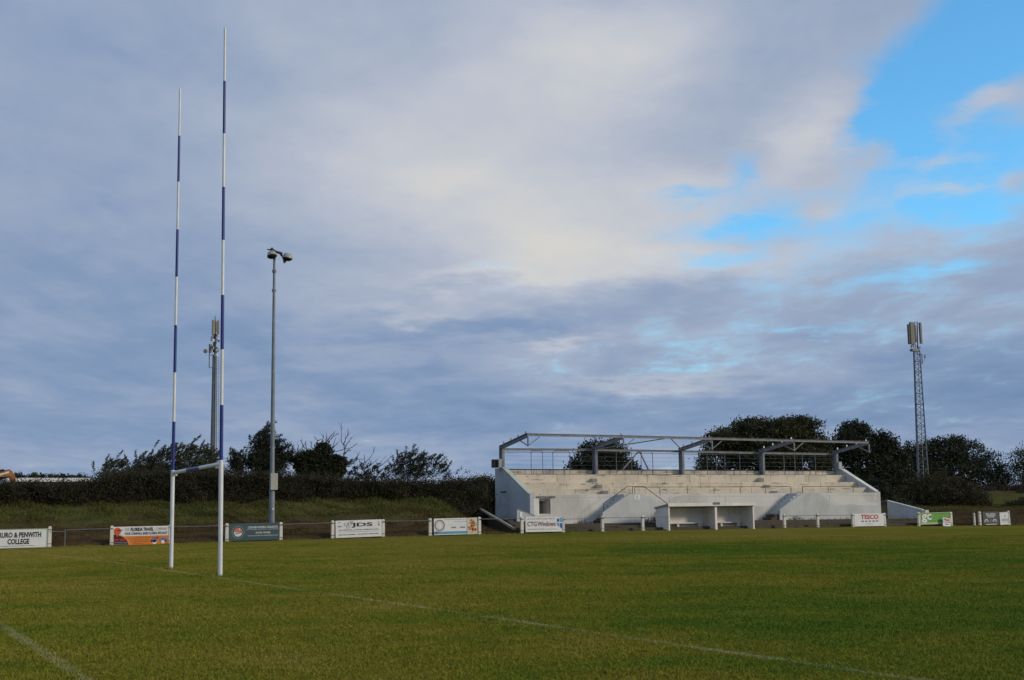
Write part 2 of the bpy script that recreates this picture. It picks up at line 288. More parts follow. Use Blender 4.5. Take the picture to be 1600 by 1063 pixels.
# ------------------------------------------------------------------ mesh helpers
class MB:
    def __init__(s): s.v = []; s.f = []
    def add(s, vs, fs):
        k = len(s.v); s.v += [tuple(v) for v in vs]; s.f += [tuple(i+k for i in f) for f in fs]; return s
    def box(s, x0, x1, y0, y1, z0, z1):
        return s.hexa([(x0, y0, z0), (x1, y0, z0), (x1, y1, z0), (x0, y1, z0), (x0, y0, z1), (x1, y0, z1), (x1, y1, z1), (x0, y1, z1)])
    def hexa(s, c):
        return s.add(c, [(3, 2, 1, 0), (4, 5, 6, 7), (0, 1, 5, 4), (1, 2, 6, 5), (2, 3, 7, 6), (3, 0, 4, 7)])
    def prism(s, pts, d):
        """closed outline pts (3-D, flat) pushed along vector d"""
        n = len(pts); a = [Vector(p) for p in pts]; b = [p+Vector(d) for p in a]
        return s.add(a+b, [tuple(range(n))[::-1], tuple(range(n, 2*n))]+[(i, (i+1) % n, n+(i+1) % n, n+i) for i in range(n)])
    def tube(s, pts, r, n=8, caps=True):
        pts = [Vector(p) for p in pts]; rs = r if isinstance(r, (list, tuple)) else [r]*len(pts)
        k = len(s.v); up = None
        for i, p in enumerate(pts):
            d = (pts[min(i+1, len(pts)-1)]-pts[max(i-1, 0)]).normalized()
            if up is None: up = Vector((0, 0, 1)) if abs(d.z) < 0.9 else Vector((1, 0, 0))
            a = d.cross(up).normalized(); b = a.cross(d).normalized(); up = b
            for j in range(n):
                t = 2*math.pi*j/n; s.v.append(tuple(p+(a*math.cos(t)+b*math.sin(t))*rs[i]))
        for i in range(len(pts)-1):
            for j in range(n):
                s.f.append((k+i*n+j, k+i*n+(j+1) % n, k+(i+1)*n+(j+1) % n, k+(i+1)*n+j))
        if caps:
            s.f.append(tuple(k+j for j in range(n))[::-1]); s.f.append(tuple(k+(len(pts)-1)*n+j for j in range(n)))
        return s
    def bar(s, a, b, w, h, up=(0, 0, 1)):
        """rectangular bar from a to b"""
        a, b = Vector(a), Vector(b); d = (b-a).normalized(); sd = d.cross(Vector(up)).normalized(); u = sd.cross(d)
        c = []
        for p in (a, b):
            for q, t in ((-1, -1), (1, -1), (1, 1), (-1, 1)): c.append(p+sd*q*w/2+u*t*h/2)
        return s.add(c, [(0, 1, 2, 3)[::-1], (4, 5, 6, 7), (0, 1, 5, 4), (1, 2, 6, 5), (2, 3, 7, 6), (3, 0, 4, 7)])
    def ibeam(s, a, b, w, h, t=0.025, up=(0, 0, 1)):
        a, b = Vector(a), Vector(b); d = (b-a).normalized(); sd = d.cross(Vector(up)).normalized(); u = sd.cross(d)
        s.bar(a+u*(h/2-t/2), b+u*(h/2-t/2), w, t, up); s.bar(a-u*(h/2-t/2), b-u*(h/2-t/2), w, t, up)
        return s.bar(a, b, t, h-2*t, up)
    def lathe(s, c, axis, prof, n=16):
        axis = Vector(axis).normalized(); c = Vector(c)
        a = axis.cross(Vector((0, 0, 1)) if abs(axis.z) < 0.9 else Vector((1, 0, 0))).normalized(); b = axis.cross(a)
        k = len(s.v)
        for r, h in prof:
            for j in range(n):
                t = 2*math.pi*j/n; s.v.append(tuple(c+axis*h+(a*math.cos(t)+b*math.sin(t))*r))
        for i in range(len(prof)-1):
            for j in range(n): s.f.append((k+i*n+j, k+i*n+(j+1) % n, k+(i+1)*n+(j+1) % n, k+(i+1)*n+j))
        s.f.append(tuple(k+j for j in range(n))[::-1]); s.f.append(tuple(k+(len(prof)-1)*n+j for j in range(n)))
        return s
    def build(s, name, mat, parent=None, label=None, bevel=0.0, smooth=False, kind=None):
        me = bpy.data.meshes.new(name); wl = wloc(parent) if parent else Vector()
        me.from_pydata([tuple(Vector(v)-wl) for v in s.v], [], s.f); me.validate()
        bm = bmesh.new(); bm.from_mesh(me); bmesh.ops.recalc_face_normals(bm, faces=bm.faces)
        if bevel:
            bmesh.ops.bevel(bm, geom=[e for e in bm.edges if len(e.link_faces) == 2 and e.calc_face_angle(0) > 0.5], offset=bevel, segments=1, affect='EDGES', clamp_overlap=True)
        bm.to_mesh(me); bm.free()
        if smooth: me.polygons.foreach_set('use_smooth', [True]*len(me.polygons))
        return link(name, me, mat, parent, label, kind)
def wloc(o):
    v = Vector()
    while o is not None: v += o.location; o = o.parent
    return v
def link(name, me, mat, parent=None, label=None, kind=None):
    if mat is not None: me.materials.append(MAT[mat] if isinstance(mat, str) else mat)
    o = bpy.data.objects.new(name, me); COL.objects.link(o)
    if parent is not None: o.parent = parent
    if label: o['label'] = label
    if kind: o['kind'] = kind
    return o
def thing(name, loc, label, cat, group=None):
    o = bpy.data.objects.new(name, None); COL.objects.link(o); o.location = loc; o.empty_display_size = 0.3
    o['label'] = label; o['category'] = cat
    if group: o['group'] = group
    return o
def fast_mesh(name, V, F):
    """numpy verts and equal-sized faces"""
    me = bpy.data.meshes.new(name); n, k = F.shape
    me.vertices.add(len(V)); me.vertices.foreach_set('co', V.astype(np.float32).ravel())
    me.loops.add(n*k); me.loops.foreach_set('vertex_index', F.astype(np.int32).ravel())
    me.polygons.add(n); me.polygons.foreach_set('loop_start', np.arange(0, n*k, k, dtype=np.int32))
    me.polygons.foreach_set('loop_total', np.full(n, k, dtype=np.int32)); me.update(calc_edges=True)
    return me
def leaf_mesh(name, C, size, aspect=0.45, flat=0.0, axis=None, spread=1.0):
    """kite-shaped leaves at points C"""
    n = len(C); size = np.broadcast_to(size, (n,))
    t = RNG.normal(size=(n, 3)); t[:, 2] *= (1-flat)
    if axis is not None: t = axis+t*spread
    t /= np.linalg.norm(t, axis=1)[:, None]
    q = RNG.normal(size=(n, 3)); b = np.cross(t, q); b /= np.linalg.norm(b, axis=1)[:, None]
    s = (size*RNG.uniform(0.6, 1.3, n))[:, None]
    nn = np.cross(t, b)
    V = np.stack([C-t*s*0.5, C+b*s*aspect*0.5+nn*s*0.08, C+t*s*0.5, C-b*s*aspect*0.5+nn*s*0.08], 1).reshape(-1, 3)
    return fast_mesh(name, V, np.arange(4*n).reshape(n, 4))

# ------------------------------------------------------------------ ground
def sstep(x, a, b):
    t = np.clip((x-a)/(b-a), 0, 1); return t*t*(3-2*t)
def gz(X, Y):
    X = np.asarray(X, float); Y = np.asarray(Y, float)
    z = (0.09-np.clip((X-45)/35, -2, 2)**2*0.17)*sstep(Y, 42, 70)
    wl = 1-sstep(X, 35.5, 40.5); wr = sstep(X, 77.2, 82)
    w1 = 0.12*np.sin(X*0.8)+0.08*np.sin(X*2.1+1)
    left = 0.30*sstep(Y, 74.75, 75.0+w1)+0.32*sstep(Y+w1, 75.7, 76.0)+0.33*sstep(Y-w1, 76.6, 77.0)+0.55*sstep(Y, 77.2, 78.8)+0.85*sstep(Y, 78.8, 81.0)
    mid = 1.0*sstep(Y, 80, 86)
    right = 0.25*sstep(Y, 75.3, 76.0)+0.75*sstep(Y, 76.0, 82.0)+0.7*sstep(Y, 82, 92)+(1.2+1.0*sstep(X, 95, 120))*sstep(Y, 92, 118)
    bump = 0.05*np.sin(X*1.7+Y*0.6)+0.04*np.sin(X*0.63-Y*1.9)+0.03*np.sin(X*3.1+1.3*Y)
    z = z+wl*left+wr*right+(1-wl-wr)*mid+bump*(wl+wr)*sstep(Y, 75, 77)
    return z
def grid(name, xs, ys, mat):
    XX, YY = np.meshgrid(xs, ys); Z = gz(XX, YY); V = np.stack([XX, YY, Z], -1).reshape(-1, 3)
    nx, ny = len(xs), len(ys); i = np.arange(nx-1)[None, :]+np.arange(ny-1)[:, None]*nx
    F = np.stack([i, i+1, i+1+nx, i+nx], -1).reshape(-1, 4)
    me = fast_mesh(name, V, F); me.polygons.foreach_set('use_smooth', [True]*len(me.polygons))
    return link(name, me, mat, kind='structure')
xs = np.concatenate([[-4000, -1500, -500, -200, -100], np.arange(-60, 150, 0.6), [160, 200, 300, 600, 1500, 4000]])
grid('pitch', xs, np.concatenate([[-3000, -800, -200, -60], np.arange(-20, 40, 4), np.arange(40, 74.6, 1.5), [74.7]]), 'pitch')
grid('bank', xs, np.concatenate([np.arange(74.7, 90, 0.2), np.arange(90, 130, 1.5), [140, 170, 250, 500, 1200, 4000]]), 'bank')

def line_mat():
    m, g, b = new_mat('worn white line paint')
    p = g.node('ShaderNodeNewGeometry').outputs['Position']
    n = g.m('ADD', g.m('MULTIPLY', g.noise(p, 9, 5, 0.7), 0.6), g.m('MULTIPLY', g.noise(p, 0.5, 3), 0.5))
    a = g.smooth(n, 0.50, 0.76, 0.0, 0.30)
    b.inputs['Base Color'].default_value = (0.34, 0.34, 0.2, 1); b.inputs['Roughness'].default_value = 0.9
    g.l.new(a, b.inputs['Alpha']); return m
MAT['line'] = line_mat()
def pitch_line(x0, y0, x1, y1, w):
    mb = MB(); n = 40; d = Vector((x1-x0, y1-y0, 0)).normalized(); s = Vector((d.y, -d.x, 0))*w/2
    vs = []
    for i in range(n+1):
        t = i/n; p = Vector((x0+(x1-x0)*t, y0+(y1-y0)*t, 0)); p.z = float(gz(p.x, p.y))+0.006
        vs += [p+s, p-s]
    mb.add(vs, [(2*i, 2*i+1, 2*i+3, 2*i+2) for i in range(n)])
    mb.build('pitch_line', 'line', kind='structure')
pitch_line(9.2, 4, 7.75, 66, 0.13); pitch_line(2.3, 4, 2.05, 24, 0.14); pitch_line(13.6, 57.5, 12.75, 50, 0.14)

def in_view(P, pad=40):
    d = P-np.array([0, 0, EYE]); z = d@_F
    u = PW/2+FPX*(d@_R)/z; v = PH/2-FPX*(d@_U)/z
    return (z > 1) & (u > -pad*4) & (u < PW+pad*4) & (v < PH+pad*3)
def grass():
    # short turf blades where the turf is close enough to show them
    n = 1000000
    dist = 9.5+RNG.random(n)**1.6*62; a = YAW+RNG.uniform(-0.5, 0.5, n)
    
    B = np.stack([np.sin(a)*dist, np.cos(a)*dist, np.zeros(len(a))], 1); B[:, 2] = gz(B[:, 0], B[:, 1])
    B = B[in_view(B)]; B = B[B[:, 1] < 74.6]; n = len(B)
    clump = 0.5+0.5*np.sin(B[:, 0]*2.1+np.sin(B[:, 1]*1.7)*2)*np.sin(B[:, 1]*1.3+np.sin(B[:, 0]*0.9)*2)
    h = RNG.uniform(0.010, 0.026, n)*(0.7+0.6*clump); h[RNG.random(n) < 0.02] *= 1.9
    th = RNG.uniform(0, 2*math.pi, n); ds = np.hypot(B[:, 0], B[:, 1]); w = RNG.uniform(0.003, 0.006, n)*(0.5+ds/14); h *= 1.0-0.35*sstep(ds, 18, 60)
    d = np.stack([np.cos(th), np.sin(th), np.zeros(n)], 1)*w[:, None]
    ln = np.stack([RNG.normal(0, 0.55, n), RNG.normal(0, 0.55, n), np.ones(n)], 1)*h[:, None]
    V = np.stack([B-d, B+d, B+ln], 1).reshape(-1, 3)
    link('grass', fast_mesh('grass', V, np.arange(3*n).reshape(n, 3)), 'blade', kind='stuff')
    # rough grass on the bank
    n = 170000
    X = np.concatenate([RNG.uniform(2, 41, n//2), RNG.uniform(78, 118, n//2)]); Y = np.concatenate([74.9+RNG.random(n//2)**0.8*6.6, 75.2+RNG.random(n//2)**0.8*24])
    B = np.stack([X, Y, gz(X, Y)-0.02], 1); n = len(B)
    pt = 0.5+0.5*np.sin(X*1.1+np.sin(Y*2.2)*1.5)*np.cos(Y*2.6+np.sin(X*0.7)*2)
    keep = RNG.random(n) < 0.25+0.75*pt; B = B[keep]; pt = pt[keep]; n = len(B)
    h = RNG.uniform(0.06, 0.22, n)*(0.5+0.8*pt)*(0.6+0.7*sstep(B[:, 2], 0.8, 2.2)); th = RNG.uniform(0, 6.28, n)
    d = np.stack([np.cos(th), np.sin(th), np.zeros(n)], 1)*RNG.uniform(0.012, 0.03, n)[:, None]
    ln = np.stack([RNG.normal(0, 0.5, n), RNG.normal(0, 0.4, n), np.ones(n)], 1)*h[:, None]
    V = np.stack([B-d, B+d, B+ln], 1).reshape(-1, 3)
    link('rough_grass', fast_mesh('rough_grass', V, np.arange(3*n).reshape(n, 3)), 'tuft', kind='stuff')
    # longer grass added round post feet to give a contact shade
    ft = [(8.72, 33.7), (8.72, 39.4)]+[(float(at(px, yb, 74.43).x), 74.43) for px, yb in ((-20, 857), (77, 856), (101.5, 854), (174, 854), (265.5, 851), (354, 848), (438.5, 845), (519.5, 842), (598.5, 839), (672, 838), (749, 836), (815.5, 834), (880, 833), (941.5, 831), (1004.5, 830), (1226, 826), (1278, 826), (1333, 825), (1382.5, 824), (1436, 823), (1486.5, 822), (1523, 821), (1531.5, 821), (1576.5, 820))]
    B = np.concatenate([np.array([fx, fy, 0])+np.concatenate([RNG.normal(0, 0.14, (240, 2)), np.zeros((240, 1))], 1) for fx, fy in ft]); B[:, 2] = gz(B[:, 0], B[:, 1]); n = len(B)
    h = RNG.uniform(0.03, 0.10, n); th = RNG.uniform(0, 6.28, n); d = np.stack([np.cos(th), np.sin(th), np.zeros(n)], 1)*RNG.uniform(0.006, 0.014, n)[:, None]
    ln = np.stack([RNG.normal(0, 0.4, n), RNG.normal(0, 0.4, n), np.ones(n)], 1)*h[:, None]
    link('long_grass', fast_mesh('long_grass', np.stack([B-d, B+d, B+ln], 1).reshape(-1, 3), np.arange(3*n).reshape(n, 3)), 'blade', kind='stuff')
    # ragged fringe of longer turf where the mown pitch meets the bank, steps and posts
    n = 42000
    X = RNG.uniform(2, 100, n); Y = np.minimum(74.70+RNG.normal(0, 0.14, n), 74.80)
    B = np.stack([X, Y, gz(X, Y)-0.01], 1)
    h = RNG.uniform(0.03, 0.10, n)*(0.7+0.6*np.sin(X*2.3)*np.sin(X*0.7)); th = RNG.uniform(0, 6.28, n)
    d = np.stack([np.cos(th), np.sin(th), np.zeros(n)], 1)*RNG.uniform(0.012, 0.025, n)[:, None]
    ln = np.stack([RNG.normal(0, 0.5, n), RNG.normal(0, 0.4, n), np.ones(n)], 1)*h[:, None]
    V = np.stack([B-d, B+d, B+ln], 1).reshape(-1, 3)
    link('fringe_grass', fast_mesh('fringe_grass', V, np.arange(3*n).reshape(n, 3)), 'blade', kind='stuff')
grass()

# ------------------------------------------------------------------ grandstand
XL, XR, YF, YB = 42.35, 75.25, 78.8, 83.75      # outer end walls, front wall, back parapet
CX = [42.5+8.1*i for i in range(5)]; YC = 83.43
ST = thing('grandstand', (58.8, 81, 0.5), 'roofless white concrete grandstand with bare steel roof frame beside the pitch', 'grandstand')
ZW = at(1100, 771.5, YF).z
def z_at(px, py, Y): return at(px, py, Y).z
Z1 = z_at(950, 763.7, 79.9); Z2 = z_at(950, 754.1, 81.1); Z3 = z_at(950, 741.9, 82.5); ZP = z_at(950, 735.0, YB-0.1)
ZG = 0.35
def stand():
    # end walls: profile in the Y-Z plane
    zb, zt = z_at(784, 731.5, YB)+0.02, ZW
    for x0, x1, nm in ((XL, XL+0.3, 'blue grey'), (XR-0.3, XR, 'right')):
        zbk = ZP+0.12
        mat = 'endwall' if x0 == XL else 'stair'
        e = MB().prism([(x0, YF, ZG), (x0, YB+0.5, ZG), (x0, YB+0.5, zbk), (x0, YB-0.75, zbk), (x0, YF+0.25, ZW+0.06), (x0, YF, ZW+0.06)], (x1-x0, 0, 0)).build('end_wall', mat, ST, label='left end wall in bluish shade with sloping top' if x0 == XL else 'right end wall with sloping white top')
        a, b = Vector(((x0+x1)/2, YB-0.75, zbk+0.03)), Vector(((x0+x1)/2, YF+0.2, ZW+0.09))
        MB().bar(a, b, 0.40, 0.06, (0, 0, 1)).build('coping', 'coping' if x0 == XL else 'dug', e)
    # little barred vent, cover plate and number patch on the left end wall
    xw = XL-0.012
    ew = bpy.data.objects['end_wall']
    MB().box(xw-0.01, xw+0.014, *sorted((at(782, 768, X=xw).y, at(791, 768, X=xw).y)), at(786, 770, X=xw).z, at(786, 768, X=xw).z).build('vent', 'dark', ew)
    ya, yb = sorted((at(782, 770, X=xw).y, at(790, 770, X=xw).y)); za, zb2 = at(786, 789, X=xw).z, at(786, 771.5, X=xw).z
    mb = MB()
    mb.box(xw-0.004, xw+0.014, yb-0.03, yb, za, zb2); mb.box(xw-0.004, xw+0.014, ya, yb-0.03, za, za+0.03); mb.box(xw-0.006, xw+0.014, ya, ya+0.05, zb2-0.4, zb2-0.05)
    mb.build('hatch_frame', plain('faded frame', (0.36, 0.40, 0.44), 0.8), ew)
    # front wall with the opening near the left end
    xo0, xo1 = at(842.5, 790, YF).x, at(858, 790, YF).x
    zo0, zo1 = at(850, 803, YF).z, at(850, 779, YF).z
    zh = zo1+0.02
    def wall(x0, x1, z0, z1, nm='front_wall', mat='front', lab=None, y0=YF, y1=YF+0.25): return MB().box(x0, x1, y0, y1, z0, z1).build(nm, mat, ST, label=lab, bevel=0.012)
    xp = XL+0.3
    wall(xp, xo0, ZG, zh, 'front_pillar', 'dug')
    wall(xo0, xo1, ZG, zo0); jx = [xo1]+[xo1+(XR-0.302-xo1)*k/6 for k in range(1, 7)]
    for k in range(6): wall(jx[k]+(0.012 if k else 0), jx[k+1], ZG, zh)
    [wall(xp+(XR-0.302-xp)*k/6+(0.012 if k else 0), xp+(XR-0.302-xp)*(k+1)/6, zh+0.004, ZW) for k in range(6)]
    # recess walls behind the opening
    MB().box(xo0-0.1, xo1+0.1, YF+0.95, YF+1.1, ZG, zh).build('recess_wall', 'patch', ST)
    MB().box(xo1, xo1+0.1, YF+0.252, YF+0.95, ZG, zh).build('recess_wall', 'front', ST)
    MB().box(xo0-0.1, xo0, YF+0.252, YF+0.95, ZG, zh).build('recess_wall', 'front', ST)
    MB().box(xo1+0.01, xo1+0.09, YF-0.02, YF-0.002, zo0, zo1).build('door_jamb', 'rail', ST)
    # chipped slab nosing above the opening
    a, b = at(838, 776, YF).x, at(868, 776, YF).x
    mb = MB(); n = 9
    for i in range(n):
        x0 = a+(b-a)*i/n; mb.box(x0, x0+(b-a)/n*random.uniform(0.7, 0.98), YF-random.uniform(0.05, 0.1), YF-0.002, zh+0.03+random.uniform(-0.02, 0.03), zh+0.14)
    mb.build('chipped_nosing', 'patch', ST)
    # terrace steps: one slab a row, split in cast bays
    rows = [(YF+0.252, 79.9, ZW-0.42, ZW-0.28), (79.9, 81.1, ZW-0.45, Z1), (81.1, 82.5, Z1-0.1, Z2), (82.5, YB-0.002, Z2-0.1, Z3)]
    for (y0, y1, z0, z1) in rows:
        n = 8; w = (XR-0.302-xp-0.01)/n
        for i in range(n):
            x0 = xp+0.005+i*w
            dz = random.uniform(-0.012, 0.012); dy = random.uniform(0, 0.02)
            MB().box(x0+0.006, x0+w-0.006, y0+0.002+dy, y1-0.002, z0, z1+dz).build('terrace_step', 'terrace', ST, bevel=0.02)
    # broken edges and grooves under the step nosings
    for (y0, y1, z0, z1) in rows[1:]:
        mb = MB()
        for i in range(46):
            x = random.uniform(xp+0.3, XR-1); L = random.choice((0.1, 0.15, 0.3, 0.7))*random.uniform(0.6, 1.3)
            zz = z1-random.choice((0.05, 0.08, 0.3))*random.uniform(0.5, 1.3)
            mb.box(x, x+L, y0-0.006, y0+0.01, zz-random.uniform(0.015, 0.05), zz)
        mb.build('chipped_edge', 'bare', ST, kind='stuff')
    # back parapet of precast panels with dark capping
    n = 24; w = (XR-0.35-xp-0.05)/n
    for i in range(n):
        x0 = xp+0.03+i*w
        MB().box(x0+0.02, x0+w-0.02, YB, YB+0.14, Z3-0.35, ZP-random.uniform(0.0, 0.015)).build('parapet_panel', 'terrace', ST, bevel=0.012)
    MB().box(xp, XR-0.31, YB-0.02, YB+0.18, ZP+0.003, ZP+0.075).build('parapet_cap', 'dark', ST)
    for px0, px1 in ((796, 815), (902, 920), (946, 962), (1036, 1051), (1080, 1093), (1165, 1180), (1200, 1214), (1275, 1293)):
        a, b = at(px0, 737, YB), at(px1, 737, YB)
        MB().box(a.x, b.x, YB-0.012, YB-0.001, a.z-0.07, a.z).build('parapet_slot', 'patch', ST)
    # kick rail along the parapet foot
    MB().box(xp+0.1, XR-0.5, YB-0.05, YB-0.014, Z3+0.02, Z3+0.07).build('kick_rail', 'rail', ST)
    # roof frame
    tops = []
    for i, x in enumerate(CX):
        if i == 4: x -= 0.15
        if i == 0: x += 0.03
        zt = at([784, 928, 1062, 1188.5, 1307.5][i], [699, 700, 702.5, 705, 707][i], YC).z
        zf = at([824, 972, 1107, 1237, 1358][i], [680, 683, 686, 689, 692][i], 79.43).z
        tops.append((x, zt, zf))
        c = MB()
        zfoot = Z3 if 0 < i < 4 else ZP+0.1
        c.box(x-0.10, x+0.10, YC-0.24, YC-0.215, zfoot, zt+0.05); c.box(x-0.10, x+0.10, YC+0.235, YC+0.26, zfoot, zt+0.15)
        c.box(x-0.012, x+0.012, YC-0.214, YC+0.234, zfoot, zt)
        c.box(x-0.13, x+0.13, YC-0.29, YC+0.3, zfoot+0.003, zfoot+0.03)
        c.build('column', 'steel', ST)
        r = MB().ibeam((x, YC+0.2, zt-0.02), (x, 79.35, zf), 0.17, 0.30, 0.022)
        rf = r.build('rafter', 'steel', ST)
        for k in range(4):
            t = 0.12+k*0.275; p = Vector((x, YC+0.2, zt)).lerp(Vector((x, 79.4, zf)), t)
            MB().box(p.x-0.09, p.x+0.03, p.y-0.06, p.y-0.045, p.z+0.13, p.z+0.32).build('cleat', 'dug' if i > 2 else 'steel', rf)
        # knee struts under the rafter end
        zl = zf-0.82
        s = MB(); s.bar((x, 79.3, zf-0.16), (x, 79.3, zl), 0.09, 0.09, (0, 1, 0)); s.bar((x, 79.3, zl+0.04), (x, 80.45, zf-0.42+0.06), 0.06, 0.06)
        if i < 4: s.bar((x, 79.3, zl+0.04), (x+0.95, 79.3, zf-0.13), 0.055, 0.055, (0, 1, 0))
        if i > 0 and i < 4: pass
        s.build('knee_strut', 'steel', ST)
    for i in range(4):
        (x0, t0, f0), (x1, t1, f1) = tops[i], tops[i+1]
        MB().ibeam((x0+0.02, 79.3, f0+0.02), (x1-0.02, 79.3, f1+0.02), 0.13, 0.19, 0.02).build('front_beam', 'steel', ST)
        MB().ibeam((x0+0.105, YC-0.02, t0-0.16), (x1-0.105, YC-0.02, t1-0.16), 0.13, 0.17, 0.02).build('eaves_beam', 'steel', ST)
        MB().tube([(x0+0.11, YC-0.1, t0-0.37), (x1-0.11, YC-0.1, t1-0.37)], 0.018, 6).build('cable', 'dark', ST)
    (x1, t1, f1), (x2, t2, f2) = tops[1], tops[2]
    xm = (x1+x2)/2
    MB().tube([(x1+0.1, YC-0.3, t1-0.1), (xm-0.2, 79.4, f1-0.05)], 0.045, 6).build('wind_brace', 'steel', ST)
    MB().tube([(x2-0.1, YC-0.3, t2-0.1), (xm+0.3, 79.4, f2-0.05)], 0.045, 6).build('wind_brace', 'steel', ST)
    zg = t1-0.26
    mb = MB(); mb.box(xm-0.2, xm+0.2, YC-0.02, YC-0.005, zg-0.12, zg+0.02)
    mb.bar((xm-0.12, YC, zg-0.06), (at(973, 735, YC).x, YC, ZP+0.05), 0.09, 0.09, (0, 1, 0)); mb.bar((xm+0.12, YC, zg-0.06), (at(1013, 735, YC).x, YC, ZP+0.05), 0.09, 0.09, (0, 1, 0))
    mb.build('sway_brace', 'steel', ST)
    # hoop rails standing on the top step
    yh = YB-0.35
    for a, b in ((830, 848), (864, 890.5), (963, 987), (1002, 1020), (1105, 1119.5), (1132.5, 1156), (1225, 1242), (1254, 1274)):
        zt_ = at(a, 704.5+(a-830)*0.009, yh).z; xa, xb = at(a, 725, yh).x, at(b, 725, yh).x
        p = [(xa, yh, Z3), (xa, yh, zt_-0.12), (xa+0.12, yh, zt_), (xb-0.12, yh, zt_), (xb, yh, zt_-0.12), (xb, yh, Z3)]
        MB().tube(p, 0.026, 6).build('hoop_rail', 'steel', ST)
    for k in range(4):
        z = Z3+0.75+0.33*k
        MB().tube([(xp+0.2, yh+0.06, z), (58.6, yh+0.06, z-0.03), (XR-0.5, yh+0.06, z)], 0.006, 4).build('wire', 'steel', ST)
    # switch boxes on the end columns
    a, b = at(771, 731, YC-0.1), at(778, 718, YC-0.1)
    MB().box(a.x, b.x, YC-0.2, YC+0.25, a.z, b.z).build('switch_box', 'dark', ST, bevel=0.015)
    a, b = at(778.3, 731, YC-0.3), at(783, 717.5, YC-0.3)
    MB().box(a.x, b.x, YC-0.42, YC-0.295, a.z, b.z).build('switch_box', 'box', ST, label='pale switch box on the left column', bevel=0.015)
    a, b = at(1309.5, 733, YC-0.3), at(1314, 722, YC-0.3)
    MB().box(a.x, b.x, YC-0.42, YC-0.2, a.z, b.z).build('switch_box', 'box', ST, label='pale switch box on the right column', bevel=0.015)
    # aisle half steps, in grey mortar
    for pts in (((930, 750), (938, 759.5), (947, 769)), ((1191, 749), (1201, 760), (1212, 769.5))):
        for (px, py), yy in zip(pts, (82.5, 81.1, 79.9)):
            p = at(px, py, yy-0.4)
            zl = {82.5: Z2, 81.1: Z1, 79.9: ZW-0.28}[yy]
            MB().box(p.x-0.16, p.x+0.9, yy-0.38, yy-0.002, zl+0.012, p.z+0.12).build('aisle_step', 'terrace', ST, bevel=0.02)
            MB().box(p.x-0.17, p.x+0.17, yy-0.396, yy-0.382, zl+0.014, p.z+0.10).build('mortar_patch', 'patch', ST)
    # front handrail on the wall top
    yr = YF+0.12; zr = at(1100, 761, yr).z
    def rail_run(pxs, e0, e1):
        xs_ = [at(p, 766, yr).x for p in pxs]
        MB().tube([(xs_[0]-e0, yr, zr), (xs_[-1]+e1, yr, zr)], 0.024, 6).build('handrail', 'rail', ST)
        for x in xs_: MB().tube([(x, yr, ZW-0.02), (x, yr, zr)], 0.022, 6).build('rail_post', 'rail', ST)
    rail_run((992, 1031, 1074, 1115.7, 1156.7, 1196, 1235.5), 0, 0); rail_run((1254.4, 1294, 1333), 0, 0)
    MB().tube([(XR-0.55, yr, zr), (XR-0.05, yr, zr), (XR-0.05, yr, ZW)], 0.022, 6).build('handrail', 'rail', ST)
stand()

YS = 77.55   # outer face of the stair parapets
def stair(poly, rail, label_, n_steps, x_lo, x_hi, left_foot):
    pts = [at(px, py, YS) for px, py in poly]
    MB().prism([(p.x, YS, p.z) for p in pts], (0, 0.16, 0)).build('stair_parapet', 'stair', ST, label=label_)
    ztop = ZW-0.02
    for k in range(n_steps):
        x0 = x_lo+(x_hi-x_lo)*k/n_steps
        z1 = 0.62+(ztop-0.62)*(k+1)/n_steps
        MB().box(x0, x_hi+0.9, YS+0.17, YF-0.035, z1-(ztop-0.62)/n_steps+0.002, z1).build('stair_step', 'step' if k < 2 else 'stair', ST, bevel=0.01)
    if rail:
        p = [at(px, py, YS+0.08) for px, py in rail]
        MB().tube(p, 0.026, 6).build('handrail', 'rail', ST)
zb_ = lambda px: 0.35
stair([(942, 821), (942, 801), (983, 772), (1003, 772), (1043, 797), (1043, 821)],
      [(943, 799), (943, 787), (980, 760.5), (1006, 760.5), (1042.5, 787), (1042.5, 797)], 'grey white stair parapet, first from left, with steel handrail', 9,
      at(934, 810, YS+0.6).x, at(975, 810, YS+0.6).x, 942)
stair([(1219, 818), (1219, 796), (1254, 770.5), (1280, 770.5), (1304, 790), (1374, 789.5), (1375, 818)],
      None, 'grey white stair parapet near the right end, running on as low wall', 9,
      at(1200, 810, YS+0.6).x, at(1245, 810, YS+0.6).x, 1219)
for a, b in ((988.5, 770), (1254.2, 769)):
    p = at(a, b+4, YS+0.08); MB().tube([(p.x, YS+0.08, p.z), (p.x, YS+0.08, at(a, 760.8, YS+0.08).z)], 0.022, 6).build('rail_post', 'rail', ST)
p0, p1 = at(1245, 769, YS+0.08), at(1254, 769, YS+0.08)
MB().tube([(p0.x, p0.y, p0.z-0.25), p0, p1], 0.022, 6).build('handrail', 'rail', ST)
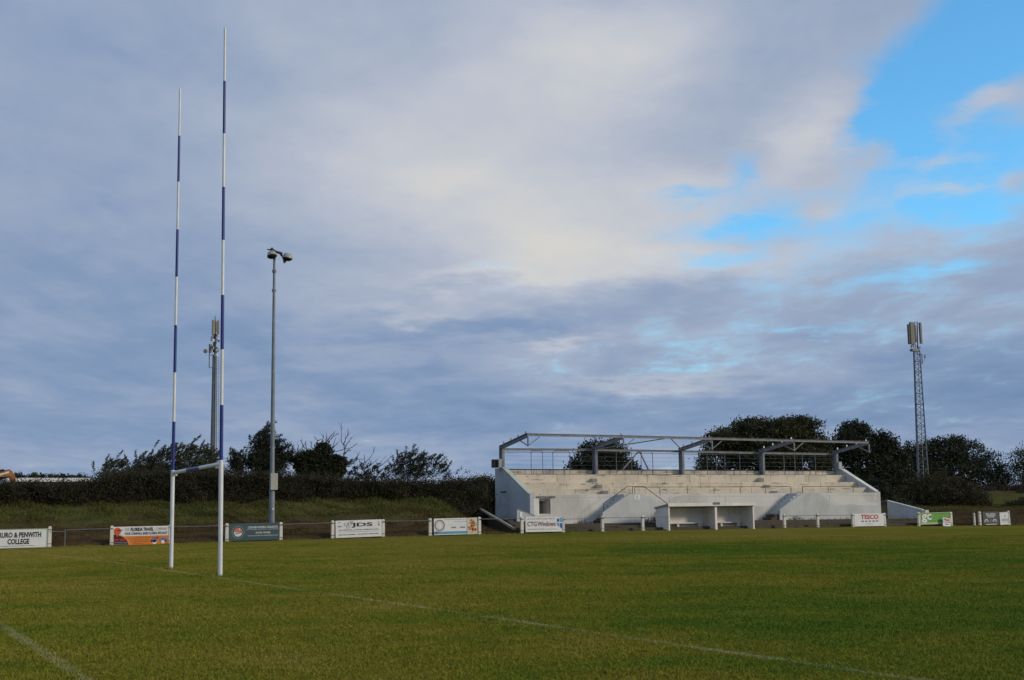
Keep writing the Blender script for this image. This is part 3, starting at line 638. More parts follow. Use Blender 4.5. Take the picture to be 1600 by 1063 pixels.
# warning sign on the first parapet
def notice():
    a, b = at(991, 781.5, YS-0.02), at(1000, 773, YS-0.02)
    s = thing('notice_sign', ((a.x+b.x)/2, YS-0.02, a.z), 'small white notice with a dark symbol on the stair parapet', 'sign')
    MB().box(a.x, b.x, YS-0.022, YS-0.004, a.z, b.z).build('plate', sheet('notice white', (0.7, 0.7, 0.68)), s)
    cx, cz, h = (a.x+b.x)/2, a.z+(b.z-a.z)*0.72, (b.z-a.z)
    MB().prism([(cx-h*.1, YS-0.027, cz-h*.1), (cx+h*.14, YS-0.027, cz-h*.12), (cx+h*.1, YS-0.027, cz+h*.04), (cx, YS-0.027, cz+h*.16), (cx-h*.12, YS-0.027, cz+h*.1)], (0, 0.004, 0)).build('symbol', 'dark', s)
    mb = MB()
    for k in range(3): mb.box(cx-h*.32, cx+h*.32, YS-0.026, YS-0.023, a.z+h*(.14+.11*k), a.z+h*(.18+.11*k))
    mb.build('lettering', sheet('notice grey print', (0.35, 0.35, 0.36)), s)
notice()
# sloping side parapet and rail by the left entrance
def side_entry():
    pts = [at(px, py, 78.0) for px, py in ((808, 815), (808, 796), (836, 806.5), (836, 815))]
    MB().prism([(p.x, 78.0, p.z) for p in pts], (0, 0.14, 0)).build('entrance_parapet', 'endwall', ST)
    MB().bar(pts[1]+Vector((0, 0.07, 0.02)), pts[2]+Vector((0, 0.07, 0.02)), 0.18, 0.05).build('entrance_coping', 'bare', ST)
    a, b = at(829, 788, YF-0.01), at(834, 783, YF-0.01)
    q = at(814, 803, 77.98); MB().box(q.x-0.1, q.x+0.1, 77.97, 77.995, q.z-0.25, q.z+0.12).build('plaque', 'white', ST)
side_entry()
# terrace steps between pitch and stand
def fore_steps():
    t = thing('terrace', (58, 76, 0.1), 'dark mossy concrete standing terrace below the white grandstand', 'terrace')
    xa, xb = 40.0, 78.4
    for k, (y0, z1) in enumerate(((75.0, 0.26), (75.85, 0.43), (76.7, 0.60))):
        n = 10; w = (xb-xa)/n
        for i in range(n):
            x0 = xa+i*w+0.01
            c = float(gz(x0+w/2, 74.6))
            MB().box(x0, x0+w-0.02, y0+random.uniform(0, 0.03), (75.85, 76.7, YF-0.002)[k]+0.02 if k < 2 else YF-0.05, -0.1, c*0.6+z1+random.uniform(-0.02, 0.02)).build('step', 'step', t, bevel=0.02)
    # short flight up beside the left end wall
    for k in range(5):
        MB().box(40.2, XL-0.02, 77.2+0.32*k, 78.9 if k < 4 else 84.4, 0.3, 0.62+0.12*k).build('step', 'step', t, bevel=0.015)
    a, b = at(804, 826.5, 75.0), at(745, 792.5, 82.3)
    MB().bar(a, b, 0.2, 0.12).build('coping', 'bare', t)
fore_steps()
# ramp wall and gate at the right end
def right_end():
    w = thing('ramp_wall', (78, 78, 0.3), 'wall tinted shade blue with sloping top, right of the grandstand', 'wall')
    A0, A1 = at(1386, 783, 80.6), at(1441, 797.5, 76.6); B0, B1 = Vector((A0.x, A0.y, 0.1)), Vector((A1.x, A1.y, 0.0))
    d = (A1-A0); nrm = Vector((-d.y, d.x, 0)).normalized()*0.18
    MB().prism([B0, B1, A1, A0], nrm).build('wall', 'endwall', w)  # bluish shade of this face is put into its colour
    MB().bar(A0+nrm*.5+Vector((0, 0, 0.03)), A1+nrm*.5+Vector((0, 0, 0.03)), 0.24, 0.07).build('coping', 'dug', w)
    p = at(1446, 797.3, 76.4); MB().box(p.x-0.25, p.x+0.18, 76.2, 76.55, 0.0, p.z).build('end_pier', 'front', w, bevel=0.02)
    g = thing('steel_gate', (76.2, 79.8, 0.5), 'dark barred steel gate between grandstand and ramp wall', 'gate')
    xa, xb = at(1377.5, 790, 79.8).x, at(1386.5, 790, 79.8).x; z0, z1 = 0.5, at(1380, 783, 79.8).z
    fr = MB()
    for z in (z0, z1): fr.box(xa, xb, 79.78, 79.83, z-0.03, z+0.03)
    fr.build('frame', 'dark', g)
    for k in range(7):
        x = xa+(xb-xa)*(k+.5)/7; MB().tube([(x, 79.8, z0+0.03), (x, 79.8, z1-0.03)], 0.014, 5).build('bar', 'dark', g)
right_end()

# ------------------------------------------------------------------ dugout
def dugout():
    y0, y1 = 74.35, 75.95
    xa, xb = at(1044, 800, y0).x, at(1178.5, 800, y0).x
    zf, zr = at(1045, 787, y0).z, at(1045, 787, y0).z-0.34
    xm = at(1119, 800, y0).x; zg = 0.0
    d = thing('dugout', ((xa+xb)/2, (y0+y1)/2, 0.05), 'low white two bay dugout with benches in front of the grandstand', 'dugout')
    def side(x0, x1, lab=None):
        MB().prism([(x0, y0, zg), (x0, y1, zg), (x0, y1, zr-0.02), (x0, y0, zf-0.2)], (x1-x0, 0, 0)).build('side_wall', 'dug', d, label=lab, bevel=0.01)
    side(xa, xa+0.14); side(xb-0.14, xb)
    MB().prism([(xm-0.10, y0+0.02, zg), (xm-0.10, y1-0.12, zg), (xm-0.10, y1-0.12, zr-0.02), (xm-0.10, y0+0.02, zf-0.2)], (0.2, 0, 0)).build('divider', 'dug', d, bevel=0.01)
    MB().box(xa+0.142, xb-0.142, y1-0.12, y1, zg, zr-0.02).build('back_wall', 'dug', d)
    MB().prism([(xa-0.05, y0-0.10, zf-0.19), (xa-0.05, y1+0.1, zr-0.018), (xa-0.05, y1+0.1, zr+0.08), (xa-0.05, y0-0.10, zf)], (xb-xa+0.1, 0, 0)).build('roof', 'bare', d)
    MB().box(xa-0.06, xb+0.06, y0-0.125, y0-0.102, zf-0.21, zf+0.02).build('fascia', 'dug', d)
    a, b = at(1114, 788.8, y0-0.14), at(1125, 785, y0-0.14)
    MB().box(a.x, b.x, y0-0.14, y0-0.127, a.z, b.z).build('name_plate', plain('grey weathered plate', (0.16, 0.16, 0.15), 0.7, 0, 0.3, 12), d)
    for x0, x1 in ((xa+0.145, xm-0.105), (xm+0.105, xb-0.145)):
        MB().box(x0, x1-0.3, y1-0.52, y1-0.125, 0.53, 0.60).build('bench', 'dug', d, bevel=0.01)
        for t in (0.38, 0.86):
            x = x0+(x1-x0)*t; MB().box(x-0.09, x+0.09, y1-0.45, y1-0.14, 0.03, 0.528).build('bench_support', 'dug', d, bevel=0.01)
    # repaired patch on the back of the first bay
    x0 = at(1101, 800, y1-0.12).x
    MB().box(xa+0.1, xb-0.1, y0+0.05, y1-0.1, -0.05, 0.075).build('floor_slab', 'bare', d)
dugout()

# ------------------------------------------------------------------ perimeter fence and boards
YFN = 74.43
FENCE = thing('perimeter_fence', (45, YFN, 0), 'low fence of white concrete posts and one steel rail round the pitch', 'fence')
POSTS = [(-20, 857.5, 825.5), (77, 856, 822.6), (174, 854, 821.7), (265.5, 851.5, 819.5), (354, 848.5, 818), (438.5, 845.3, 816), (519.5, 842.5, 813.5), (598.5, 839.5, 811.5),
         (672, 838.7, 810), (749, 836.5, 808), (815.5, 834.5, 807.5), (880, 833, 808.5), (941.5, 831.5, 806), (1004.5, 830, 805.5), (1226, 826, 803.3), (1278, 826, 802.6), (1333, 825, 802.3),
         (1382.5, 824.2, 801.5), (1436, 823, 800.2), (1486.5, 822.3, 800), (1523, 821.6, 801.5), (1531.5, 821, 799.3), (1576.5, 820, 798)]
post_pt = {}
for px, yb, yt in POSTS:
    b = at(px, yb, YFN); zt = at(px, yt, YFN).z; z0 = min(b.z, float(gz(b.x, YFN)))-0.05
    w = 0.085 if px not in (1523,) else 0.06
    m = MB().hexa([(b.x-w*1.12, YFN-w, z0), (b.x+w*1.12, YFN-w, z0), (b.x+w*1.12, YFN+w, z0), (b.x-w*1.12, YFN+w, z0), (b.x-w, YFN-w, zt-0.05), (b.x+w, YFN-w, zt-0.05), (b.x+w, YFN+w, zt-0.05), (b.x-w, YFN+w, zt-0.05)])
    m.hexa([(b.x-w, YFN-w, zt-0.049), (b.x+w, YFN-w, zt-0.049), (b.x+w, YFN+w, zt-0.049), (b.x-w, YFN+w, zt-0.049), (b.x-w*.5, YFN-w*.5, zt), (b.x+w*.5, YFN-w*.5, zt), (b.x+w*.5, YFN+w*.5, zt), (b.x-w*.5, YFN+w*.5, zt)])
    po = m.build('post', 'post', FENCE)
    for z in (zt-0.20, b.z+0.20):
        MB().box(b.x-w-0.012, b.x+w+0.012, YFN-w-0.014, YFN+w+0.012, z, z+0.03).build('strap', 'dark', po)
    post_pt[px] = (b.x, zt)
def rail(a, b, dz=0.13, r=0.022, dzb=None):
    (xa, za), (xb, zb) = post_pt[a], post_pt[b]
    MB().tube([(xa, YFN-0.11, za-dz), ((xa+xb)/2, YFN-0.11, (za+zb)/2-dz-0.012), (xb, YFN-0.11, zb-(dzb or dz))], r, 6).build('rail', 'galv', FENCE)
for a, b in ((265.5, 354), (438.5, 519.5), (598.5, 672), (749, 815.5), (880, 941.5), (941.5, 1004.5), (1226, 1278), (1278, 1333), (1382.5, 1436)): rail(a, b)
q = at(101.5, 840, YFN); zt = at(101.5, 827.5, YFN).z
MB().tube([(q.x, YFN, -0.15), (q.x, YFN, zt)], 0.03, 6).build('thin_post', 'galv', FENCE)
MB().tube([(post_pt[77][0], YFN-0.1, at(80, 830.5, YFN).z), (q.x, YFN-0.05, at(101, 831, YFN).z)], 0.022, 6).build('rail', 'galv', FENCE)
MB().tube([(q.x, YFN-0.05, zt-0.03), (post_pt[174][0], YFN-0.1, at(172, 826, YFN).z)], 0.022, 6).build('rail', 'galv', FENCE)
xe = at(1043.5, 808, YFN).x; (xa, za) = post_pt[1004.5]
MB().tube([(xa, YFN-0.11, za-0.13), (xe, YFN-0.11, za-0.13)], 0.022, 6).build('rail', 'galv', FENCE)

class Board:
    """an upright sign board; a and b run 0..1 over its face"""
    def __init__(s, name, box, label, base, cat='advertising board', edge=None, y=YFN-0.07, tilt=0.0, group=None, thick=0.02, lean=0.0):
        x0, yt0, x1, yt1, hgt = box      # photo corners: left top, right top, height
        s.A, s.B = at(x0, yt0, y), at(x1, yt1, y); s.h = hgt*mpp(s.A); s.w = (s.B-s.A).length
        s.ex = (s.B-s.A).normalized(); s.ez = s.ex.cross(Vector((0, 1, 0))).normalized()*-1
        if s.ez.z < 0: s.ez = -s.ez
        s.n = Vector((0, -1, 0))
        s.ez = (s.ez-s.n*lean).normalized()
        s.O = s.A-s.ez*s.h
        s.root = thing(name, (s.O+s.ex*s.w*.5), label, cat, group)
        m = MB(); c = [s.P(0, 0, 0), s.P(1, 0, 0), s.P(1, 1, 0), s.P(0, 1, 0)]
        m.prism(c, -s.n*thick); m.build('panel', base, s.root)
        if edge:
            for k, (a0, b0, a1, b1) in enumerate(((0, 0, 1, .03), (0, .97, 1, 1), (0, .03, .012, .97), (.988, .03, 1, .97))):
                s.rect(a0, b0, a1, b1, edge, 'frame_strip', 6)
    def P(s, a, b, k=0): return s.O+s.ex*(a*s.w)+s.ez*(b*s.h)+s.n*(0.004*k)
    def rect(s, a0, b0, a1, b1, mat, name='printed_panel', k=1):
        m = MB(); m.add([s.P(a0, b0, k), s.P(a1, b0, k), s.P(a1, b1, k), s.P(a0, b1, k)], [(0, 1, 2, 3)]); return m.build(name, mat, s.root)
    def poly(s, pts, mat, name='printed_shape', k=1):
        m = MB(); m.add([s.P(a, b, k) for a, b in pts], [tuple(range(len(pts)))]); return m.build(name, mat, s.root)
    def disc(s, a, b, r, mat, name='logo', k=1, lo=0, hi=360, inner=0.0):
        q = s.h/s.w; n = 28; ang = [rad(lo+(hi-lo)*i/n) for i in range(n+1)]
        o = [(a+r*q*math.cos(t), b+r*math.sin(t)) for t in ang]
        if inner:
            i_ = [(a+inner*q*math.cos(t), b+inner*math.sin(t)) for t in ang]
            m = MB(); m.add([s.P(*p, k) for p in o]+[s.P(*p, k) for p in i_], [(j, j+1, n+2+j, n+1+j) for j in range(n)]); return m.build(name, mat, s.root)
        return s.poly(o if hi-lo < 360 else o[:-1], mat, name, k)
    def bars(s, rows, mat, k=2):
        m = MB()
        for a0, b0, a1, b1 in rows: m.add([s.P(a0, b0, k), s.P(a1, b0, k), s.P(a1, b1, k), s.P(a0, b1, k)], [(0, 1, 2, 3)])
        return m.build('small_print', mat, s.root)
    def text(s, body, a0, b0, a1, b1, mat, bold=0.0, k=2, shear=0.0, name='lettering'):
        cu = bpy.data.curves.new('lettering', 'FONT'); cu.body = body; cu.size = 1.0; cu.offset = bold; cu.shear = shear; cu.resolution_u = 3
        cu.fill_mode = 'FRONT'
        t = bpy.data.objects.new('lettering', cu); COL.objects.link(t)
        me = bpy.data.meshes.new_from_object(t.evaluated_get(bpy.context.evaluated_depsgraph_get()))
        bpy.data.objects.remove(t)
        v = np.array([p.co[:] for p in me.vertices]); lo, hi = v.min(0), v.max(0)
        wl = wloc(s.root)
        for p, c in zip(me.vertices, v):
            a = a0+(c[0]-lo[0])/(hi[0]-lo[0])*(a1-a0); b = b0+(c[1]-lo[1])/(hi[1]-lo[1])*(b1-b0)
            p.co = s.P(a, b, k)-wl
        me.materials.clear(); return link(name, me, mat, s.root)
ink = sheet('black print', (0.02, 0.02, 0.022)); grey = sheet('grey print', (0.22, 0.22, 0.23)); bw = sheet('board white', (0.70, 0.70, 0.69))
red = sheet('red print', (0.42, 0.02, 0.025)); orange = sheet('orange print', (0.62, 0.19, 0.03)); teal = sheet('slate green print', (0.050, 0.088, 0.10))
def boards():
    g = 'advertising boards along the pitch fence'
    b = Board('advertising_board', (-17, 827.7, 75, 825.7, 30), 'white board reading TRURO & PENWITH COLLEGE at left end', bw, edge=sheet('green edge', (0.30, 0.42, 0.25)), group=g)
    b.text('TRURO & PENWITH', 0.105, .55, .886, .83, ink, .035); b.text('COLLEGE', .315, .20, .685, .49, ink, .035)
    b.bars([(.16+.035*i, .10, .16+.035*i+random.uniform(.015, .03), .135) for i in range(18)], grey)
    b = Board('advertising_board', (176, 823.6, 263.3, 821.6, 29.8), 'white and orange board for THE FLORIDA TRAVEL COMPANY', bw, group=g)
    b.rect(0, 0, 1, .50, orange); dk = sheet('dark brown print', (0.035, 0.022, 0.02)); rd = sheet('orange red print', (0.62, 0.10, 0.04))
    b.poly([(0, 0)]+[(.325*math.sin(rad(t)), .64*math.cos(rad(t))) for t in range(0, 91, 9)], sheet('amber rim print', (0.70, 0.30, 0.05)), 'printed_arc', 2); b.poly([(0, 0)]+[(.29*math.sin(rad(t)), .60*math.cos(rad(t))) for t in range(0, 91, 9)], dk, 'logo', 3)
    b.disc(.085, .77, .19, rd, 'logo', 4); b.poly([(.045, .66), (.13, .66), (.085, .46)], rd, 'logo', 5); b.poly([(.075, .82), (.185, .855), (.17, .81), (.075, .77)], ink, 'logo', 5)
    b.bars([(.02, .27, .11, .37), (.13, .27, .25, .37)], red, 4); b.bars([(.02, .17, .27, .20), (.02, .08, .28, .11)], grey, 4)
    b.text('THE', .215, .76, .295, .92, grey, 0); b.text('FLORIDA TRAVEL', .32, .75, .73, .94, ink, .05); b.text('COMPANY', .755, .76, .985, .92, grey, 0)
    b.text('YOUR CORNWALL BASED FLORIDA SPECIALIST', .215, .56, .985, .70, ink, .025)
    b.bars([(.38, .40-.105*i, .66-.03*(i % 2)-(.1 if i == 3 else 0), .425-.105*i) for i in range(4)], sheet('brown print', (0.33, 0.10, 0.02)))
    for (a, c, r, m_) in ((.745, .28, .14, sheet('violet print', (0.16, 0.15, 0.38))), (.75, .16, .11, bw), (.80, .38, .06, red), (.87, .30, .10, grey), (.93, .27, .12, sheet('violet print', (0.16, 0.15, 0.38))), (.90, .16, .09, bw), (.955, .2, .05, ink), (.70, .22, .05, ink)):
        b.disc(a, c, r, m_, 'picture', 3+(hash((a, c)) % 3))
    b = Board('advertising_board', (357, 818.6, 436.5, 816.3, 27), 'slate green board for CORNISH RIVIERA HOLIDAYS with round logo', teal, group=g)
    cor = sheet('coral print', (0.55, 0.16, 0.12)); pale = sheet('pale print', (0.62, 0.64, 0.62))
    b.disc(.185, .50, .255, pale, 'logo', 1, 180, 360); b.disc(.185, .50, .255, cor, 'logo', 1, 0, 180); b.disc(.215, .66, .05, pale, 'logo', 2)
    b.poly([(.10, .40), (.16, .47), (.27, .52), (.28, .47), (.2, .42), (.15, .38)], grey, 'logo', 2)
    b.bars([(.185+.118*math.cos(rad(t))-.004, .5+.345*math.sin(rad(t))-.02, .185+.118*math.cos(rad(t))+.006, .5+.345*math.sin(rad(t))+.02) for t in range(0, 360, 20)], pale)
    b.text('CORNISH RIVIERA HOLIDAYS', .375, .69, .965, .81, pale, .03); b.text('for cottages and luxury apartments', .35, .585, .985, .665, pale, 0)
    b.text('01736 797600', .53, .38, .82, .485, pale, .025); b.text('www.cornishrivieraholidays.co.uk', .375, .22, .97, .31, pale, .005)
    b = Board('advertising_board', (524.3, 814, 596.3, 811.6, 26.6), 'white board with large JDS lettering and small squares', bw, group=g)
    b.text('JDS', .335, .56, .80, .85, ink, .03); dkg = sheet('mid grey print', (0.12, 0.12, 0.12))
    for a, c, w_, h_ in ((.18, .70, .085, .13), (.27, .72, .07, .16), (.31, .80, .065, .13), (.23, .54, .065, .12)):
        b.bars([(a, c, a+w_, c+.02), (a, c+h_, a+w_, c+h_+.02), (a, c, a+.008, c+h_), (a+w_-.008, c, a+w_, c+h_)], dkg)
    b.text('PROPERTIES & DEVELOPMENTS LTD', .07, .40, .93, .47, dkg, .012); b.bars([(.07, .325, .93, .34)], grey)
    b.bars([(.06+.037*i, .14, .06+.037*i+random.uniform(.02, .033), .19) for i in range(10)]+[(.47+.036*i, .15, .47+.036*i+random.uniform(.02, .033), .20) for i in range(13)], dkg)
    b.bars([(.05, .64, .065, .70), (.07, .62, .12, .68), (.055, .86, .10, .90), (.915, .82, .945, .87), (.92, .64, .95, .76)], dkg)
    b = Board('advertising_board', (678, 810.6, 729, 809.3, 25.6), 'white board with grey ring emblem and blue lower stripe', bw, group=g)
    b.rect(0, .05, 1, .20, sheet('sky blue print', (0.10, 0.30, 0.46))); b.disc(.17, .58, .35, grey, 'logo', 2, 0, 360, .27); b.disc(.17, .58, .23, sheet('pale grey print', (0.5, 0.5, 0.5)), 'logo', 2, 0, 360, .19)
    b.disc(.07, .14, .09, sheet('navy print', (0.05, 0.06, 0.16)), 'logo', 3, 0, 360, .05); b.disc(.13, .14, .08, grey, 'logo', 3, 0, 360, .05)
    b.bars([(.33+.05*i, .90, .33+.05*i+.035, .93) for i in range(13)]+[(.60+.05*i, .77, .60+.05*i+.03, .80) for i in range(8)], grey)
    b.bars([(.53, .39, .67, .48), (.80, .39, .95, .48)], sheet('blue grey print', (0.20, 0.24, 0.27)))
    b = Board('picture_board', (729.6, 809.3, 745.5, 808.7, 25.8), 'small board with orange and red picture beside blue striped board', sheet('cream print', (0.55, 0.52, 0.42)), group=g)
    for i in range(26):
        a, c = random.gauss(.5, .17), random.gauss(.47, .2)
        if .12 < a < .88 and .1 < c < .9: b.disc(a, c, random.uniform(.04, .10), random.choice([orange, sheet('rust print', (0.35, 0.09, 0.04)), cor, sheet('amber print', (0.6, 0.35, 0.08)), sheet('umber print', (0.12, 0.05, 0.03))]), 'picture', 1+i % 6)
    b = Board('advertising_board', (821, 807, 882, 806.3, 24.5), 'white CTG Windows board with blue window emblem', bw, edge=sheet('pale edge', (0.62, 0.60, 0.52)), group=g)
    b.text('CTG', .045, .36, .285, .66, sheet('plum grey print', (0.12, 0.10, 0.13)), .02); b.text('Windows', .30, .36, .765, .66, sheet('maroon print', (0.20, 0.04, 0.06)), .02)
    b.bars([(.05+.055*i, .80, .05+.055*i+random.uniform(.03, .048), .855) for i in range(13)]+[(.05+.05*i, .15, .05+.05*i+random.uniform(.025, .042), .20) for i in range(9)]+[(.52+.05*i, .15, .52+.05*i+.035, .185) for i in range(6)], grey)
    lb, db = sheet('light blue print', (0.16, 0.32, 0.62)), sheet('deep blue print', (0.03, 0.12, 0.42))
    b.poly([(.80, .64), (.86, .62), (.86, .84), (.80, .83)], db, 'logo', 2); b.poly([(.875, .62), (.975, .58), (.975, .94), (.875, .88)], lb, 'logo', 2)
    b.poly([(.79, .58), (.86, .55), (.86, .32), (.80, .40)], lb, 'logo', 2); b.poly([(.875, .55), (.975, .50), (.975, .10), (.875, .29)], db, 'logo', 2)
    b = Board('advertising_board', (1335, 803, 1381.3, 802.4, 19.6), 'white board reading TESCO in red over blue dashes', bw, group=g)
    b.text('TESCO', .21, .56, .80, .92, red, .03); nb = sheet('navy dash print', (0.03, 0.03, 0.07))
    for i in range(5):
        a = .215+.122*i; b.poly([(a, .36), (a+.075, .36), (a+.095, .44), (a+.02, .44)], nb, 'logo_dash', 2)
    b.bars([(.36, .16, .40, .18), (.43, .13, .50, .25), (.52, .14, .56, .22), (.58, .15, .62, .18)], sheet('pale grey print', (0.5, 0.5, 0.5)))
    grn = sheet('green print', (0.10, 0.30, 0.035)); lg = sheet('light green print', (0.25, 0.50, 0.16))
    b = Board('advertising_board', (1437.5, 801.7, 1485, 800.3, 18.2), 'green board with large pale letters gc', grn, edge=sheet('pale frame', (0.58, 0.57, 0.48)), group=g)
    b.rect(.02, .04, .98, .17, sheet('pale green print', (0.35, 0.5, 0.25))); b.text('gc', .04, .16, .37, .90, bw, .03)
    b.text('Cornwall', .40, .62, .92, .88, lg, 0); b.text('Concrete', .39, .36, .88, .60, lg, 0)
    b = Board('placard', (1473.2, 808.4, 1485.2, 810.6, 13.4), 'tilted white placard reading FREE in red, leaning on green board', bw, 'placard', y=YFN-0.32, lean=0.1)
    b.text('FREE', .1, .62, .9, .90, red, .04); b.bars([(.04, .46, .96, .53), (.26, .22, .74, .33)], sheet('navy print', (0.05, 0.06, 0.16)), 1)
    b = Board('advertising_board', (1535.5, 800, 1560, 799.4, 20.3), 'charcoal board with white lettering above two pale arches', sheet('charcoal print', (0.075, 0.078, 0.085)), group=g)
    b.text('BILL BENN', .20, .76, .78, .88, bw, .02); b.bars([(.22, .66, .78, .71), (.26, .57, .72, .61), (.16, .01, .85, .06)], pale)
    for a in (.20, .72): b.disc(a, .22, .23, sheet('pale grey print', (0.5, 0.5, 0.5)), 'logo', 2, 0, 180, .14); b.disc(a, .22, .11, grey, 'logo', 2, 0, 180); 
    b.bars([(.44, .22, .50, .44)], grey)
    b = Board('advertising_board', (1561.6, 800.7, 1577.3, 799.8, 19.6), 'small plain white board with dark emblem, rightmost on fence', bw, edge=sheet('pale frame', (0.58, 0.57, 0.48)), group=g)
    b.disc(.5, .70, .085, grey, 'logo', 1, 0, 360, .045); b.bars([(.16+.10*i, .42, .16+.10*i+.08, .46) for i in range(7)]+[(.16+.10*i, .33, .16+.10*i+.08, .37) for i in range(7)]+[(.3+.09*i, .22, .3+.09*i+.06, .245) for i in range(6)], ink)
boards()

# ------------------------------------------------------------------ rugby goal
def goal():
    xg, yr, yl = 8.72, 33.7, 39.4
    g = thing('rugby_goal', (xg, (yr+yl)/2, 0), 'tall white rugby goal posts with dark blue bands and crossbar', 'goal posts')
    for (xb, yb, xt, yt, bands, zx, Y) in ((343.9, 900.6, 351.6, 44, [(126, 208), (292, 375), (461, 546), (633, 719)], 725, yr), (267.2, 890.3, 281.5, 139, [(211, 283), (358, 432), (508, 582), (659, 736)], 739, yl)):
        b = at(xb, yb, Y); b.z = 0; t = at(xt, yt, Y)
        zc = at(xb, zx, Y).z
        pos = lambda z: b.lerp(t, (z-b.z)/(t.z-b.z))
        rr = lambda z: 0.047-0.016*(z-zc)/(t.z-zc)
        u = MB().tube([pos(-0.1), pos(zc+0.08)], 0.061, 16).tube([pos(zc+0.081), pos(zc+0.083+0.001), t], [rr(zc), rr(zc), rr(t.z)], 14)
        up = u.build('upright', 'white', g, smooth=False)
        for y1, y0 in bands:
            z1, z0 = at(xb, y1, Y).z, at(xb, y0, Y).z; z0 = max(z0, zc+0.085)
            MB().tube([pos(z0), pos(z1)], [rr(z0)+0.004, rr(z1)+0.004], 14).build('blue_band', 'blue', up)
        if Y == yr: R_ = pos(zc)
        else: L_ = pos(zc)
    d = (R_-L_).normalized()
    c = MB().tube([L_+d*0.04, R_-d*0.04], 0.055, 12).build('crossbar', 'white', g)
    MB().tube([L_.lerp(R_, .34), L_.lerp(R_, .60)], 0.059, 12).build('blue_band', 'blue', c)
    for p, s in ((L_, 1), (R_, -1)): MB().tube([p+d*0.02*s+Vector((0, 0, -0.08)), p+d*0.5*s+Vector((0, 0, -0.085))], 0.03, 8).build('bracket', 'white', c)
goal()

# ------------------------------------------------------------------ floodlight
def floodlight():
    Y = 76.3; b = at(424.5, 817, Y); t = at(428.7, 402, Y); b = Vector((b.x, Y, float(gz(b.x, Y))-0.1))
    g = thing('floodlight', b, 'tall grey floodlight pole with two lamps behind the slate green board', 'floodlight')
    z1 = at(425, 766, Y).z; z2 = at(427, 740, Y).z
    pos = lambda z: b.lerp(t, (z-b.z)/(t.z-b.z))
    MB().tube([b, pos(z1)], [0.185, 0.175], 14).build('lower_pole', 'steel_blue', g)
    MB().tube([pos(z1+0.004), pos(z2+3.0), t], [0.145, 0.13, 0.075], 14).build('pole', 'steel_blue', g)
    c = pos((z1+z2)/2)+Vector((0.05, -0.16, 0))
    MB().box(c.x-0.23, c.x+0.23, c.y-0.14, c.y+0.1, z1, z2).build('cabinet', 'box', g, bevel=0.02)
    for py in (424, 454, 672): z = at(428, py, Y).z; MB().tube([pos(z-0.08), pos(z+0.08)], 0.13 if py < 600 else 0.16, 10).build('collar', 'steel', g)
    p = pos(at(424, 796, Y).z)+Vector((0.03, -0.19, 0)); MB().prism([p+Vector((-0.07, 0, 0.06)), p+Vector((0.07, 0, 0.06)), p+Vector((0, 0, -0.07))], (0, 0.02, 0)).build('warning_mark', 'white', g)
    q = lambda x, y, dy=0.0: at(x, y, Y+dy)
    mb = MB(); mb.tube([q(423, 391), q(434, 394.5), q(441, 396.5)], 0.085, 8); mb.tube([t+Vector((0, 0, -0.2)), q(430, 394)], 0.08, 8); mb.tube([q(417.5, 390), q(423.5, 390.5)], 0.04, 6); mb.tube([q(423, 388.5), q(427, 392.5)], 0.13, 8)
    mb.build('cross_arm', 'dark', g)
    def lamp(cpx, cpy, axis, wpx, name_l):
        c = q(cpx, cpy, -0.25); r = wpx/2*mpp(c)
        a = Vector(axis).normalized()
        h = MB().lathe(c, a, [(r*0.35, -r*0.85), (r*0.75, -r*0.72), (r*0.95, -r*0.25), (r, r*0.1), (r*1.02, r*0.16)], 16).build('lamp_housing', plain('grey lamp housing', (0.33, 0.35, 0.34), 0.5, 0.1, 0.1), g, label=name_l, smooth=True)
        MB().lathe(c, a, [(r*0.97, r*0.165), (r*0.9, r*0.30), (r*0.55, r*0.52), (r*0.15, r*0.58)], 16).build('lens', plain('dark lamp glass', (0.02, 0.025, 0.02), 0.15, 0, 0.1), h, smooth=True)
    Rv = Vector(_R)
    v0, v1, v2, v3 = q(443, 403.5, -0.3), q(449, 406.5, -0.3), q(446, 411, -0.3), q(444, 410, -0.3)
    MB().prism([v0, v1, v2, v3], (0, 0.18, 0)).build('visor', 'dark', g)
    MB().tube([q(438, 397), q(441, 400.5), q(445, 401)], 0.06, 6).build('lamp_bracket', 'dark', g)
    lamp(425, 399.5, (0.05, -0.35, -0.95), 15.5, 'lamp facing the camera')
    lamp(449, 403, Vector((0.05, -0.15, -1))-Rv*0.25, 16.5, 'lamp facing sideways')
floodlight()

